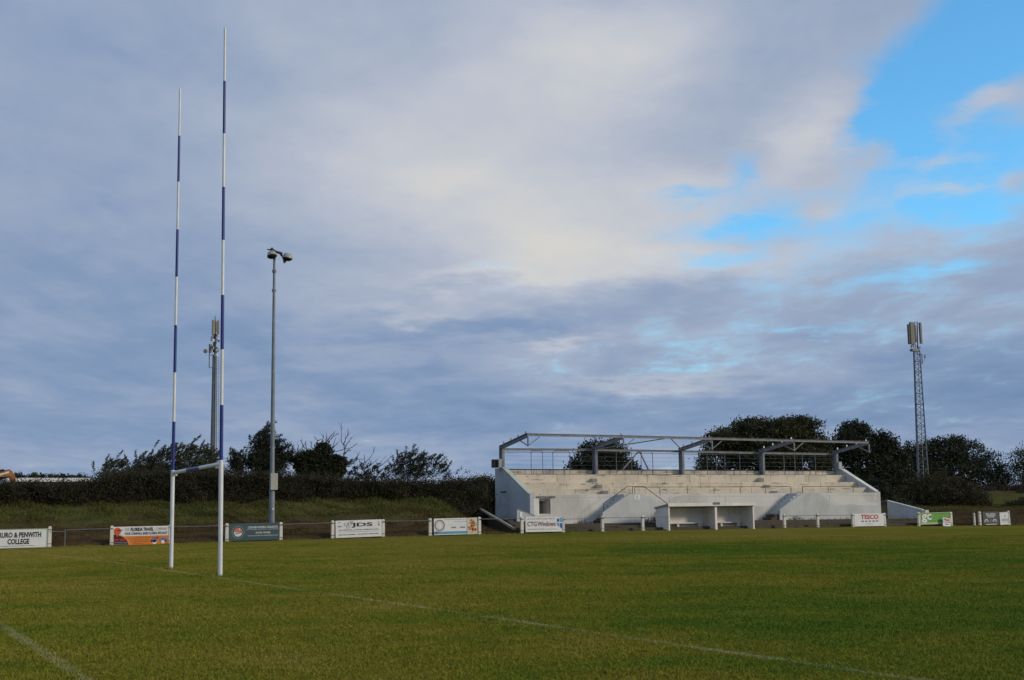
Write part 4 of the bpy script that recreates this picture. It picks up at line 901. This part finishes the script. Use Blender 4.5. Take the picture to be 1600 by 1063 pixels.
# ------------------------------------------------------------------ phone masts
def mono_mast():
    Y = 150; b = at(331.8, 742, Y); b.z = 1.5; t = at(334.6, 554, Y); k = mpp(t); q = lambda x, y, dy=0.0: at(x, y, Y+dy)
    g = thing('phone_mast', (b.x, Y, 1.5), 'grey tubular phone mast with ladder behind the goal posts', 'mast')
    MB().tube([b, q(332, 725), t], [4.0*k, 3.8*k, 2.5*k], 14).build('pole', 'galv', g)
    MB().tube([t, q(336.3, 500)], 1.6*k, 8).build('top_pole', 'galv', g); MB().tube([q(336.2, 500), q(336.3, 494)], 0.7*k, 6).build('finial', 'galv', g)
    for x0, x1, y0, y1, dy in ((331, 336, 500.5, 523, -1.0), (339.5, 342.5, 501, 522, -0.4), (336.5, 339, 503, 522, 0.8)):
        a, c = q(x0, y1, dy), q(x1, y0, dy); MB().box(a.x, c.x, Y+dy-0.15, Y+dy+0.15, a.z, c.z).build('antenna_panel', 'panel', g, bevel=0.04)
    MB().tube([q(336, 524), t], 2.4*k, 10).build('head_pole', 'dark', g)
    for i in range(34):
        x, y = random.uniform(330, 342), random.uniform(522, 556); a = q(x, y, random.uniform(-0.6, 0.6)); s = random.uniform(1.0, 2.4)*k
        MB().box(a.x-s*.6, a.x+s*.6, a.y-s*.5, a.y+s*.5, a.z-s, a.z+s).build('radio_unit', random.choice(['dark', 'dark', 'box', 'white', 'steel']), g, bevel=0.03)
    MB().tube([q(327.5, 538), q(326.8, 574.5), q(337, 575.5)], 0.8*k, 6).build('dish_bracket', 'galv', g)
    MB().box(q(327, 550).x, q(330, 550).x, Y-0.3, Y+0.3, q(327, 551).z, q(327, 538).z).build('radio_unit', 'steel', g)
    MB().tube([q(327, 555), q(336, 555)], 0.6*k, 6).build('dish_arm', 'galv', g)
    MB().lathe(q(321.3, 549, -0.4), (-0.55, -0.8, 0.05), [(0.8*k, -1.2*k), (3.4*k, 0), (3.5*k, 0.8*k), (3.0*k, 1.2*k)], 14).build('dish', 'panel', g)
    # ladder and cables on the right-hand side
    x0, x1 = lambda y: 338.6-(y-560)*0.007, lambda y: 342.0-(y-560)*0.007
    ca = MB()
    for o in (0.0, 0.9): ca.tube([q(x0(556)+o-1, 556, -0.3), q(x0(742)+o, 742, -0.5)], 0.5*k, 5)
    ca.build('cable_run', 'panel', g)
    MB().tube([q(x1(556), 556, -0.2), q(x1(742), 742, -0.3)], 0.28*k, 5).build('ladder_rail', 'steel', g)
    for i in range(46):
        y = 560+i*4; MB().tube([q(x0(y)-1.5, y, -0.3), q(x1(y), y, -0.25)], 0.22*k, 4).build('rung', 'steel', g)
def lattice_mast():
    Y = 118; k = mpp(at(1435, 640, Y)); q = lambda x, y, dy=0.0: at(x, y, Y+dy)
    b = q(1439, 745); g = thing('lattice_mast', (b.x, Y, b.z-2), 'steel lattice phone mast rising from trees on the right', 'mast')
    zt, zb = q(1430, 548).z, b.z-2.0; top = q(1431, 548); bot = q(1440, 745); bot = bot+(bot-top)*0.12
    wt, wb = 5.2*k, 9.2*k
    ring = lambda c, w: [c+Vector((w*math.cos(rad(a)), w*math.sin(rad(a)), 0)) for a in (200, 320, 80)]
    lt, lb = ring(top, wt*1.12), ring(bot, wb*1.12)
    for a, c in zip(lt, lb): MB().tube([c, a], [0.10, 0.075], 6).build('leg', 'galv', g)
    n = 26; lac = [[lb[i].lerp(lt[i], t/n) for t in range(n+1)] for i in range(3)]
    for i in range(3):
        j = (i+1) % 3
        for t in range(n):
            a, c = (lac[i][t], lac[j][t+1]) if t % 2 else (lac[j][t], lac[i][t+1])
            MB().tube([a, c], 0.035, 4).build('brace', 'galv', g)
            if t % 2 == 0: MB().tube([lac[i][t], lac[j][t]], 0.03, 4).build('brace', 'galv', g)
    MB().tube([bot+Vector((0.1, -0.25, 0)), top+Vector((0.1, -0.2, 0))], 0.05, 5).build('cable_run', 'panel', g)
    a, c = q(1423, 549), q(1436, 546); MB().box(a.x+0.1, c.x-0.1, Y-0.25, Y+0.25, a.z, c.z).build('head_platform', 'galv', g)
    MB().tube([q(1430, 548), q(1429.5, 503)], 0.06, 6).build('top_pole', 'galv', g); MB().tube([q(1434, 548), q(1433, 503)], 0.07, 6).build('top_pole', 'dark', g)
    for x0, x1, y0, y1, dy in ((1418.3, 1421.5, 507, 538, -0.1), (1421.8, 1427.5, 504, 538, -0.7), (1436.5, 1439, 504.5, 537, -0.2), (1429.0, 1430.6, 509, 535, 0.7)):
        a, c = q(x0+1.2, y1, dy), q(x1, y0, dy); MB().box(a.x, c.x, Y+dy-0.12, Y+dy+0.12, a.z, c.z).build('antenna_panel', 'panel_dark', g, bevel=0.03)
    for i in range(14):
        a = q(random.uniform(1421, 1438), random.uniform(537, 546), random.uniform(-0.6, 0.6)); s = random.uniform(0.8, 1.6)*k
        MB().box(a.x-s*.6, a.x+s*.6, a.y-s*.5, a.y+s*.5, a.z-s, a.z+s).build('radio_unit', random.choice(['dark', 'dark', 'steel', 'white']), g)
    MB().tube([q(1433, 554), q(1440.5, 554), q(1441, 568.5), q(1433.5, 569)], 0.06, 6).build('dish_bracket', 'dark', g)
    MB().lathe(q(1445, 557, -0.3), (0.5, -0.85, 0.05), [(0.8*k, -1.2*k), (3.2*k, 0), (3.3*k, 0.6*k), (2.8*k, 1.1*k)], 14).build('dish', 'panel', g)
    MB().tube([q(1445, 560, -0.2), q(1443, 566, -0.2), q(1441, 566)], 0.03, 4).build('dish_stay', 'steel', g)
mono_mast(); lattice_mast()

# ------------------------------------------------------------------ trees, bushes, hedge
def blobs_px(items, Y, dj=0.5):
    out = []
    for px, py, rx, ry in items:
        c = at(px, py, Y); k = mpp(c); out.append((np.array(c)+np.array([0, random.uniform(-1, 1)*dj*rx*k, 0]), rx*k, max(rx, ry)*0.8*k, ry*k))
    return out
def crown_points(blobs, n_clump, per, sig, shell=0.45):
    vol = np.array([(b[1]*b[2]*b[3])**0.67 for b in blobs]); idx = RNG.choice(len(blobs), n_clump, p=vol/vol.sum())
    C = np.array([b[0] for b in blobs])[idx]; S = np.array([b[1:] for b in blobs])[idx]
    d = RNG.normal(size=(n_clump, 3)); d /= np.linalg.norm(d, axis=1)[:, None]
    r = shell+(1.03-shell)*RNG.random(n_clump)**0.6
    K = C+d*r[:, None]*S
    k = RNG.integers(int(per*.5), int(per*1.5)+1, n_clump)
    P = np.repeat(K, k, 0); P = P+RNG.normal(size=P.shape)*sig*np.array([1, 1, 0.7])
    return P
def limb(mb, a, b, r0, r1, sag=0.2, n=5):
    a, b = Vector(a), Vector(b); L = (b-a).length; pts = []
    for i in range(n+1):
        t = i/n; p = a.lerp(b, t); p.z += math.sin(t*math.pi)*sag*L*0.3
        if 0 < i < n: p += Vector((random.gauss(0, .03), random.gauss(0, .03), random.gauss(0, .03)))*L
        pts.append(p)
    mb.tube(pts, [r0+(r1-r0)*i/n for i in range(n+1)], 6)
def broad_tree(name, label, items, Y, base_px, leaf, n_clump, per, size, sig, cat='tree', group=None, shell=0.45, trunk_r=0.3, zbase=None, twig_mat='bark'):
    bl = blobs_px(items, Y); bx = at(base_px, 780, Y).x; z0 = float(gz(bx, Y)) if zbase is None else zbase
    t = thing(name, (bx, Y, z0), label, cat, group)
    cen = sum((b[0] for b in bl))/len(bl)
    fork = Vector((bx+(cen[0]-bx)*.3, Y, z0+(cen[2]-z0)*0.45))
    MB().tube([(bx, Y, z0-0.2), (bx+0.05, Y, z0+(fork.z-z0)*.5), fork], [trunk_r, trunk_r*.75, trunk_r*.6], 8).build('trunk', 'bark', t)
    mb = MB()
    for b in bl: 
        limb(mb, fork, Vector(b[0]), trunk_r*.45, trunk_r*.1)
        for _ in range(2):
            d = RNG.normal(size=3); d[2] = abs(d[2]); d /= np.linalg.norm(d); limb(mb, Vector(b[0]), Vector(b[0]+d*np.array(b[1:])*0.95), trunk_r*.14, trunk_r*.03)
    mb.build('branches', twig_mat, t)
    P = crown_points(bl, n_clump, per, sig, shell)
    P -= np.array(t.location)
    link('crown', leaf_mesh('crown', P, size, 0.55), leaf, t)
    return t
TG = 'dark trees behind the grandstand'
broad_tree('tree', 'small dark round tree seen through the second and third frame bay', [(945, 715, 32, 26), (918, 724, 26, 14), (960, 705, 24, 16), (930, 704, 22, 12), (900, 731, 16, 9), (978, 727, 16, 12), (990, 735, 10, 8), (950, 740, 40, 14)], 108, 948, 'leaf_black', 620, 22, 0.26, 0.30, group=TG)
broad_tree('tree', 'largest broad domed tree behind the right half of the grandstand', [(1200, 690, 70, 36), (1150, 690, 40, 24), (1180, 670, 34, 18), (1250, 675, 40, 22), (1215, 668, 30, 14), (1280, 700, 34, 28), (1125, 718, 30, 28), (1190, 720, 60, 28), (1250, 722, 50, 24), (1300, 715, 24, 24), (1130, 685, 18, 12), (1110, 735, 18, 18), (1240, 662, 18, 9), (1268, 664, 22, 10)], 116, 1200, 'leaf_dark', 2300, 22, 0.30, 0.34, group=TG, trunk_r=0.5)
broad_tree('tree', 'tall dark tree right of the grandstand end, ragged top', [(1345, 690, 32, 26), (1338, 672, 26, 12), (1372, 700, 26, 24), (1390, 725, 28, 26), (1350, 730, 40, 40), (1370, 760, 44, 36), (1320, 700, 20, 28), (1400, 752, 26, 28), (1405, 716, 18, 16), (1385, 705, 20, 16), (1330, 760, 40, 30), (1420, 770, 24, 26)], 101, 1365, 'leaf_black', 2300, 23, 0.27, 0.31, group=TG, trunk_r=0.4)
broad_tree('tree', 'wide dark tree behind the lattice mast', [(1480, 705, 40, 22), (1450, 715, 34, 24), (1515, 712, 36, 24), (1425, 724, 28, 24), (1440, 704, 22, 14), (1540, 728, 26, 22), (1490, 735, 60, 24), (1440, 742, 36, 22), (1555, 745, 16, 14), (1495, 690, 20, 9), (1470, 693, 16, 8), (1520, 755, 40, 14), (1420, 750, 26, 20)], 124, 1490, 'leaf_black', 1500, 21, 0.30, 0.36, group=TG, trunk_r=0.4)
broad_tree('tree', 'thin leaved open tree at the right edge', [(1592, 715, 26, 20), (1580, 735, 24, 18), (1610, 720, 30, 26), (1600, 745, 34, 18), (1575, 752, 16, 10), (1640, 735, 34, 30)], 120, 1600, 'leaf_black', 620, 13, 0.24, 0.34, group=TG, shell=0.3, trunk_r=0.28)
BG = 'bushes on the bank right of the grandstand'
broad_tree('bush', 'large brownish bramble bush below the lattice mast', [(1450, 775, 50, 30), (1490, 778, 46, 26), (1420, 780, 36, 26), (1465, 757, 40, 18), (1510, 788, 34, 18), (1395, 788, 26, 22), (1440, 798, 50, 12), (1480, 798, 50, 10)], 96, 1455, 'leaf_bramble', 1700, 24, 0.20, 0.26, 'bush', BG, 0.5, 0.12)
broad_tree('bush', 'low dark bush behind the gap right of the ramp wall', [(1385, 780, 20, 22), (1405, 795, 24, 14), (1372, 770, 14, 22)], 92, 1388, 'leaf_black', 560, 22, 0.2, 0.24, 'bush', BG, 0.4, 0.1)
broad_tree('bush', 'brown heath bush at the right edge of the bank', [(1585, 778, 20, 8), (1605, 776, 24, 10), (1570, 780, 12, 6)], 112, 1590, 'leaf_brown', 330, 20, 0.2, 0.24, 'bush', BG, 0.4, 0.06)
broad_tree('bush', 'small green bush low on the right bank', [(1590, 792, 16, 9), (1605, 788, 18, 12), (1575, 795, 9, 5)], 97, 1592, 'leaf_bramble', 260, 18, 0.18, 0.22, 'bush', BG, 0.4, 0.06)
broad_tree('bush', 'low scrub along the ridge behind the dead shrub', [(1540, 770, 24, 10), (1560, 766, 24, 9), (1520, 776, 20, 10), (1585, 765, 20, 7), (1610, 764, 24, 7)], 118, 1550, 'leaf_brown', 520, 20, 0.22, 0.28, 'bush', BG, 0.4, 0.08)

def twig_run(mb, LP, LA, a, d, L, r, bend, leaf_per_m=0, start=0.3, wig=0.12, n=6, jit=0.03):
    """one curved twig from a in direction d; leaf positions are collected in LP, their direction in LA"""
    p = Vector(a); d = Vector(d).normalized(); pts = [p.copy()]
    for i in range(n):
        d = (d+Vector(bend)/n+Vector((random.gauss(0, wig), random.gauss(0, wig), random.gauss(0, wig)))).normalized()
        p = p+d*L/n; pts.append(p.copy())
    mb.tube(pts, [r*(1-0.8*i/n) for i in range(n+1)], 4, False)
    m = int(leaf_per_m*L)
    for _ in range(m):
        t = start+(1-start)*random.random(); i = min(n-1, int(t*n)); q = pts[i].lerp(pts[i+1], t*n-i)
        LP.append(np.array(q)+RNG.normal(size=3)*jit); LA.append(np.array((pts[i+1]-pts[i]).normalized()))
    return pts
def twiggy(name, label, Y, base_px, spots, leaf, lean, L, per_m, size, cat, group=None, r=0.02, n_each=14, up=1.0, core=None, zbase=None, jit=0.05, spread=0.55, twig='twig', flat=0.6):
    """shrub of many curved leafy twigs that start from spots (photo points) and lean one way"""
    bx = at(base_px, 750, Y).x; z0 = float(gz(bx, Y)) if zbase is None else zbase
    t = thing(name, (bx, Y, z0), label, cat, group); mb = MB(); LP, LA = [], []
    root = Vector((bx, Y, z0))
    stems = MB()
    for px, py in spots:
        c = at(px, py, Y)+Vector((0, random.uniform(-1, 1)*0.7, 0))
        limb(stems, root+Vector((random.gauss(0, .25), random.gauss(0, .25), -0.1)), c, r*3, r*1.2)
        for _ in range(n_each):
            d = Vector((random.gauss(lean[0], spread), random.gauss(0, spread*0.9), random.gauss(up, spread*.7)))
            twig_run(mb, LP, LA, c+Vector((random.gauss(0, .3), random.gauss(0, .4), random.gauss(0, .22))), d, L*random.uniform(0.5, 1.25), r, (lean[0]*1.1, 0, lean[1]), per_m, jit=jit)
    stems.build('stem', 'bark', t); mb.build('twigs', twig, t, kind='stuff')
    P = np.array(LP); A = np.array(LA)
    if core:
        Q = crown_points(blobs_px(core[0], Y), core[1], core[2], 0.22, 0.2); P = np.concatenate([P, Q]); A = np.concatenate([A, RNG.normal(size=Q.shape)])
    link('foliage', leaf_mesh('foliage', P-np.array(t.location), size, 0.4, 0, A, 0.7), leaf, t)
    return t
LG = 'shrubs and small trees rising behind the hedge'
twiggy('shrub', 'long grey green feathery shrub thicket left of the tubular mast', 84.5, 250, [(165, 738), (185, 735), (205, 731), (225, 727), (245, 720), (262, 715), (280, 712), (298, 708), (315, 712), (322, 722), (270, 730), (300, 730), (235, 735)], 'leaf_grey', (0.5, 0.05), 0.85, 85, 0.12, 'shrub', LG, 0.012, 22, 0.65, core=([(200, 744, 50, 9), (250, 736, 46, 14), (300, 728, 36, 20), (330, 735, 20, 14)], 620, 34), zbase=2.3, jit=0.04, spread=0.32)
twiggy('tree', 'small dark sapling just right of the taller goal post', 85, 368, [(366, 712), (372, 722), (362, 728), (376, 732), (368, 738)], 'leaf_black', (0.15, 0.0), 0.7, 40, 0.16, 'tree', LG, 0.014, 12, 0.8, core=([(368, 728, 12, 16)], 60, 20), zbase=2.3)
twiggy('tree', 'windswept bushy tree left of the floodlight pole, tips blown right', 85.2, 405, [(395, 705), (402, 692), (410, 682), (418, 690), (398, 720), (412, 706), (420, 716), (404, 730), (428, 712), (440, 714), (448, 722), (430, 728), (390, 728)], 'leaf_black', (0.65, 0.0), 0.9, 75, 0.145, 'tree', LG, 0.016, 17, 0.75, core=([(402, 722, 20, 24), (410, 704, 13, 18), (425, 730, 24, 14)], 330, 24), zbase=2.3, jit=0.06, spread=0.4)
def ivy_tree():
    Y = 84.6; S = lambda x, y: at(450+x/6.4, 650+y/6.4, Y)
    bx = S(320, 700).x
    t = thing('tree', (bx, Y, 2.3), 'ivy smothered tree with bare branches sticking out of its top', 'tree', LG)
    MB().tube([(bx, Y, 2.0), S(330, 560), S(335, 420)], [0.28, 0.22, 0.14], 8).build('trunk', 'bark', t)
    P = crown_points(blobs_px([(450+x/6.4, 650+y/6.4, rx/6.4, ry/6.4) for x, y, rx, ry in ((350, 350, 62, 70), (220, 430, 70, 80), (130, 470, 50, 85), (330, 480, 130, 110), (480, 480, 75, 80), (230, 540, 140, 70), (450, 560, 110, 60), (130, 420, 30, 30), (530, 470, 35, 50))], Y, 0.3), 1500, 24, 0.14, 0.5)
    link('crown', leaf_mesh('crown', P-np.array(t.location), 0.17, 0.7), 'leaf_ivy', t)
    lines = [[(553, 440), (568, 340), (560, 280), (538, 235), (550, 150), (550, 60)], [(560, 290), (575, 240), (598, 180), (600, 120)], [(560, 380), (620, 330), (700, 280)], [(440, 360), (520, 345), (600, 330)], [(565, 340), (600, 270), (630, 220)], [(385, 300), (410, 250), (460, 210), (515, 180)], [(385, 290), (375, 240), (370, 190)], [(395, 250), (440, 180), (465, 170)], [(340, 280), (345, 180)], [(305, 290), (300, 250), (260, 205)], [(300, 250), (330, 235)], [(185, 340), (180, 250)], [(175, 325), (125, 265), (122, 240)], [(95, 385), (70, 345), (15, 275)], [(90, 350), (105, 290)], [(430, 340), (460, 280), (465, 220)], [(450, 330), (505, 265)], [(20, 360), (60, 430), (95, 455)], [(145, 370), (140, 310), (165, 290)], [(240, 330), (235, 250)], [(560, 400), (590, 360), (640, 350)], [(0, 470), (60, 510), (95, 520)]]
    def bare(ls, th):
        for ln in ls:
            p0 = S(*ln[0]); off = random.uniform(-0.5, 0.5); b = MB()
            pts = [S(x, y)+Vector((0, off*i/len(ln), 0)) for i, (x, y) in enumerate(ln)]
            n = len(pts); fine = []
            for i in range(n-1):
                for k in range(3): fine.append(pts[i].lerp(pts[i+1], k/3)+Vector((random.gauss(0, .03), random.gauss(0, .03), random.gauss(0, .03))))
            fine.append(pts[-1]); m = len(fine)
            b.tube(fine, [th*(1-0.75*i/m) for i in range(m)], 5)
            for i in range(1, m-1):
                if random.random() < 0.55:
                    d = (fine[i+1]-fine[i]).normalized()
                    twig_run(b, [], [], fine[i], d+Vector((random.uniform(-.8, .8), random.uniform(-.6, .6), random.uniform(-.1, .6))), random.uniform(.2, .6), th*.45, (0.1, 0, .3), wig=.1, n=4)
            yield b
    for b in bare(lines, 0.036): b.build('bare_branch', 'twig', t)
    s = thing('shrub', (S(750, 700).x, Y, 2.3), 'half bare thin shrub between ivy tree and leafy bush', 'shrub', LG)
    sl = [[(640, 640), (680, 540), (780, 460), (850, 370), (865, 310)], [(770, 465), (765, 380)], [(760, 560), (790, 510), (830, 430)], [(820, 500), (910, 425)], [(640, 460), (700, 400), (725, 355)], [(640, 450), (755, 430)], [(760, 660), (800, 600), (880, 520), (970, 400)], [(880, 520), (940, 490), (1050, 390)], [(690, 560), (720, 480), (770, 460)]]
    for b in bare(sl, 0.032): b.build('bare_branch', 'twig', s)
    mb = MB(); LP, LA = [], []
    for i in range(80):
        x, y = random.uniform(570, 960), random.uniform(530, 660); y -= 60*max(0, 1-abs(x-610)/60)
        twig_run(mb, LP, LA, S(x, y)+Vector((0, random.uniform(-.6, .6), 0)), (random.gauss(.5, .5), random.gauss(0, .4), random.gauss(.5, .4)), random.uniform(.35, .8), .012, (.4, 0, .1), 42, jit=.05)
    mb.build('twigs', 'twig', s, kind='stuff'); link('foliage', leaf_mesh('foliage', np.array(LP)-np.array(s.location), 0.15, 0.5, 0, np.array(LA), 0.8), 'leaf_black', s)
ivy_tree()
twiggy('bush', 'leafy bush with tips bent right, between bare shrub and grandstand', 84.4, 640, [(610, 738), (622, 730), (632, 722), (642, 716), (650, 722), (660, 728), (672, 732), (682, 738), (640, 735), (655, 740)], 'leaf_black', (0.5, 0.1), 0.9, 68, 0.13, 'bush', LG, 0.014, 14, 0.75, core=([(645, 742, 38, 9), (640, 732, 18, 9)], 130, 20), zbase=2.3, jit=0.05, spread=0.5)
twiggy('shrub', 'thin wispy sapling above the hedge near the grandstand', 84.2, 705, [(697, 742), (706, 744), (716, 746), (690, 748)], 'leaf_dark', (0.6, 0.0), 0.8, 26, 0.14, 'shrub', LG, 0.010, 5, 0.7, zbase=2.3)
broad_tree('bush', 'dark bush filling the gap between hedge end and left end wall of the stand', [(762, 766, 18, 20), (778, 768, 18, 20), (770, 785, 22, 18), (788, 780, 12, 14), (752, 758, 12, 12)], 86, 770, 'leaf_hedge', 420, 26, 0.16, 0.22, 'bush', LG, 0.3, 0.08)
def dead_shrub():
    Y = 99; b = at(1536, 788, Y); t = thing('shrub', (b.x, Y, float(gz(b.x, Y))), 'pale brown leafless shrub on the right bank', 'shrub', BG)
    mb = MB()
    for i in range(34):
        d = (random.gauss(.25, .5), random.gauss(0, .4), random.uniform(.5, 1.1)); p = twig_run(mb, [], [], (b.x+random.gauss(0, .15), Y+random.gauss(0, .15), b.z-0.1), d, random.uniform(.9, 2.0), .03, (random.uniform(-.5, .6), 0, -.1), wig=.16)
        for k in range(5): twig_run(mb, [], [], p[random.randint(2, 5)], Vector((random.gauss(.1, .7), random.gauss(0, .5), random.gauss(.5, .4))), random.uniform(.3, .7), .014, (0, 0, 0), wig=.2, n=4)
    mb.build('twigs', 'deadtwig', t, kind='stuff')
dead_shrub()

def hedge():
    y0, y1 = 81.3, 83.3; xa, xb = 0.0, 40.6
    h = thing('hedge', (21, 82.3, 2.2), 'long dark clipped hedge along the top of the left bank', 'hedge')
    tops = [(-100, 752), (0, 755), (60, 756), (125, 755.5), (153, 750), (172, 744), (200, 741), (260, 738), (330, 739), (400, 741), (460, 743), (540, 748), (600, 752), (680, 754), (730, 752), (765, 746), (800, 746)]
    txs = np.array([at(px, py, y0).x for px, py in tops]); tz = np.array([at(px, py, y0).z for px, py in tops])
    top = lambda x: np.interp(x, txs, tz)
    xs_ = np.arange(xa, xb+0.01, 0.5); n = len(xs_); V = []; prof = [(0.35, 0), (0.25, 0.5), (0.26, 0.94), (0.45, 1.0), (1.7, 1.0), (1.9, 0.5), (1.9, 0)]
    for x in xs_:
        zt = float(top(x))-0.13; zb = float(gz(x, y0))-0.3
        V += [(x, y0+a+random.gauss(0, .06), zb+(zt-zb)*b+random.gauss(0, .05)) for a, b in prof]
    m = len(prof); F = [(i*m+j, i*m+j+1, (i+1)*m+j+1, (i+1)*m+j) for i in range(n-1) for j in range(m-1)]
    mb = MB().add(V, F); mb.build('filler_core', 'hedge_core', h)  # solid dark core added so the sky does not show through the leaves
    k = 6000; X = RNG.uniform(xa, xb, k); zt = top(X); zb = gz(X, y0); u = RNG.random(k)
    Z = zb-0.05+(zt-zb)*u; Yp = y0-0.05+0.16*RNG.random(k)+0.20*np.sin(X*1.3+Z*2)*np.sin(X*0.43)+0.13*np.sin(X*3.7-Z*4)-0.3*np.clip(1-u*3.5, 0, 1)*(0.5+0.5*np.sin(X*0.9+np.sin(X*2.3)))
    tp = RNG.random(k) < 0.32
    Z[tp] = zt[tp]-0.09+RNG.normal(0, 0.13, tp.sum()); Yp[tp] = RNG.uniform(y0, y1, tp.sum())
    K = np.stack([X, Yp, Z], 1); P = np.repeat(K, 15, 0); P += RNG.normal(size=P.shape)*np.array([0.16, 0.10, 0.13])
    sel = RNG.random(len(P)) < 0.78
    link('foliage', leaf_mesh('foliage', P[sel]-np.array(h.location), 0.12, 0.55), 'leaf_hedge', h)
    link('dry_foliage', leaf_mesh('dry_foliage', P[~sel]-np.array(h.location), 0.12, 0.4), 'leaf_brown', h)
    mb = MB()
    for i in range(420):
        x = random.uniform(13.5, xb); z = float(top(x)); twig_run(mb, [], [], (x, random.uniform(y0, y1), z-0.1), (random.gauss(.3, .5), random.gauss(0, .4), 1), random.uniform(.15, .45), .008, (.3, 0, 0), n=4)
    for i in range(260):
        x = random.uniform(xa+5, xb); zb = float(gz(x, y0)); twig_run(mb, [], [], (x, y0-0.05, zb+random.uniform(.2, 1.6)), (random.gauss(0, .5), -.5, random.gauss(.6, .4)), random.uniform(.3, .8), .010, (0, 0, -.3), n=4)
    mb.build('twigs', 'deadtwig', h, kind='stuff')
hedge()

# ------------------------------------------------------------------ far left: low roof and digger
def far_left():
    Y = 104; a, b = at(14, 748.5, Y), at(152, 747.5, Y)
    s = thing('shed', ((a.x+b.x)/2, Y+3, 2.0), 'long low building with thin white flat roof edge behind the hedge', 'building')
    MB().box(a.x, b.x, Y+0.15, Y+6, 1.5, a.z-0.25).build('wall', plain('dull shed wall', (0.12, 0.10, 0.09), 0.8), s)
    MB().box(a.x-0.1, b.x+0.1, Y, Y+6.2, a.z-0.22, a.z+0.08).build('roof', 'white', s)
    Y = 100; q = lambda x, y: at(x, y, Y)
    d = thing('digger', (q(2, 760).x, Y, 2.0), 'orange digger at the left edge with boom top above hedge', 'digger')
    org = plain('orange machine paint', (0.28, 0.115, 0.03), 0.6, 0, 0.4, 2); mb = MB()
    boom = [q(-60, 752), q(-20, 742), q(-2, 736.5), q(14.5, 733.5), q(18, 736), q(23, 743), q(24, 752), q(16, 752), q(14, 745), q(0, 746), q(-30, 754), q(-58, 762)]
    bm_ = MB().prism([(p.x, Y-0.25, p.z) for p in boom], (0, 0.5, 0)).build('boom', org, d, bevel=0.02)
    dec = [q(-3, 741.5), q(13.5, 736.5), q(13.5, 739.5), q(-3, 744)]
    MB().prism([(p.x, Y-0.262, p.z) for p in dec], (0, 0.01, 0)).build('boom_decal', 'white', bm_)
    MB().tube([q(-40, 738)+Vector((0, -.3, 0)), q(6, 735)+Vector((0, -.3, 0))], 0.07, 8).build('ram', 'dark', d)
    MB().prism([q(16, 750), q(24, 748), q(29, 775), q(24, 776)], (0, 0.35, 0)).build('dipper_arm', org, d)
    x = q(-60, 780).x
    MB().box(x-2.6, x+1.0, Y-1.2, Y+1.2, 3.0, 4.3).build('body', org, d, bevel=0.08); MB().box(x-0.4, x+1.1, Y-1.25, Y-0.2, 4.31, 5.2).build('cab', 'dark', d, bevel=0.06)
    for dy in (-1.1, 0.8): MB().tube([(x-2.2, Y+dy, 2.5), (x+1.4, Y+dy, 2.5)], 0.45, 10).build('track', 'dark', d)
    hl = MB(); V = []; n = 40
    tr = thing('treeline', (at(40, 745, 190).x, 190, 2), 'faint dark distant trees just above the white roof edge', 'trees')
    P = crown_points(blobs_px([(27, 747, 8, 3), (55, 746.5, 13, 2.2), (90, 749, 26, 2.2), (122, 748.5, 16, 2), (10, 749, 16, 2)], 190), 260, 16, 0.35, .2); link('foliage', leaf_mesh('foliage', P-np.array(tr.location), 0.4, .6), 'leaf_black', tr)
far_left()
# small plants at the foot of the front wall
def weeds():
    mb = MB(); LP, LA = [], []
    for px0, px1, n, hh in ((1024, 1042, 34, .7), (1008, 1024, 14, .45), (900, 936, 26, .3), (1240, 1250, 12, .35), (1225, 1345, 34, .2), (1400, 1440, 60, .35), (1080, 1100, 6, .15)):
        for i in range(n):
            px = random.uniform(px0, px1); yy = YS-0.12 if not px0 == 900 else YF-0.15
            if px0 == 1400: yy = 76.4+random.uniform(0, 1)
            x = at(px, 810, yy).x
            twig_run(mb, LP, LA, (x, yy+random.uniform(-.1, .1), 0.55 if px0 != 1400 else 0.2), (random.gauss(0, .4), -.1, 1), hh*random.uniform(.5, 1.4), .008, (0, 0, 0), 26, jit=.03, n=4)
    o = mb.build('weeds', 'deadtwig', kind='stuff'); link('weed_leaves', leaf_mesh('weed_leaves', np.array(LP), 0.08, .5), 'leaf_bramble', kind='stuff')
weeds()
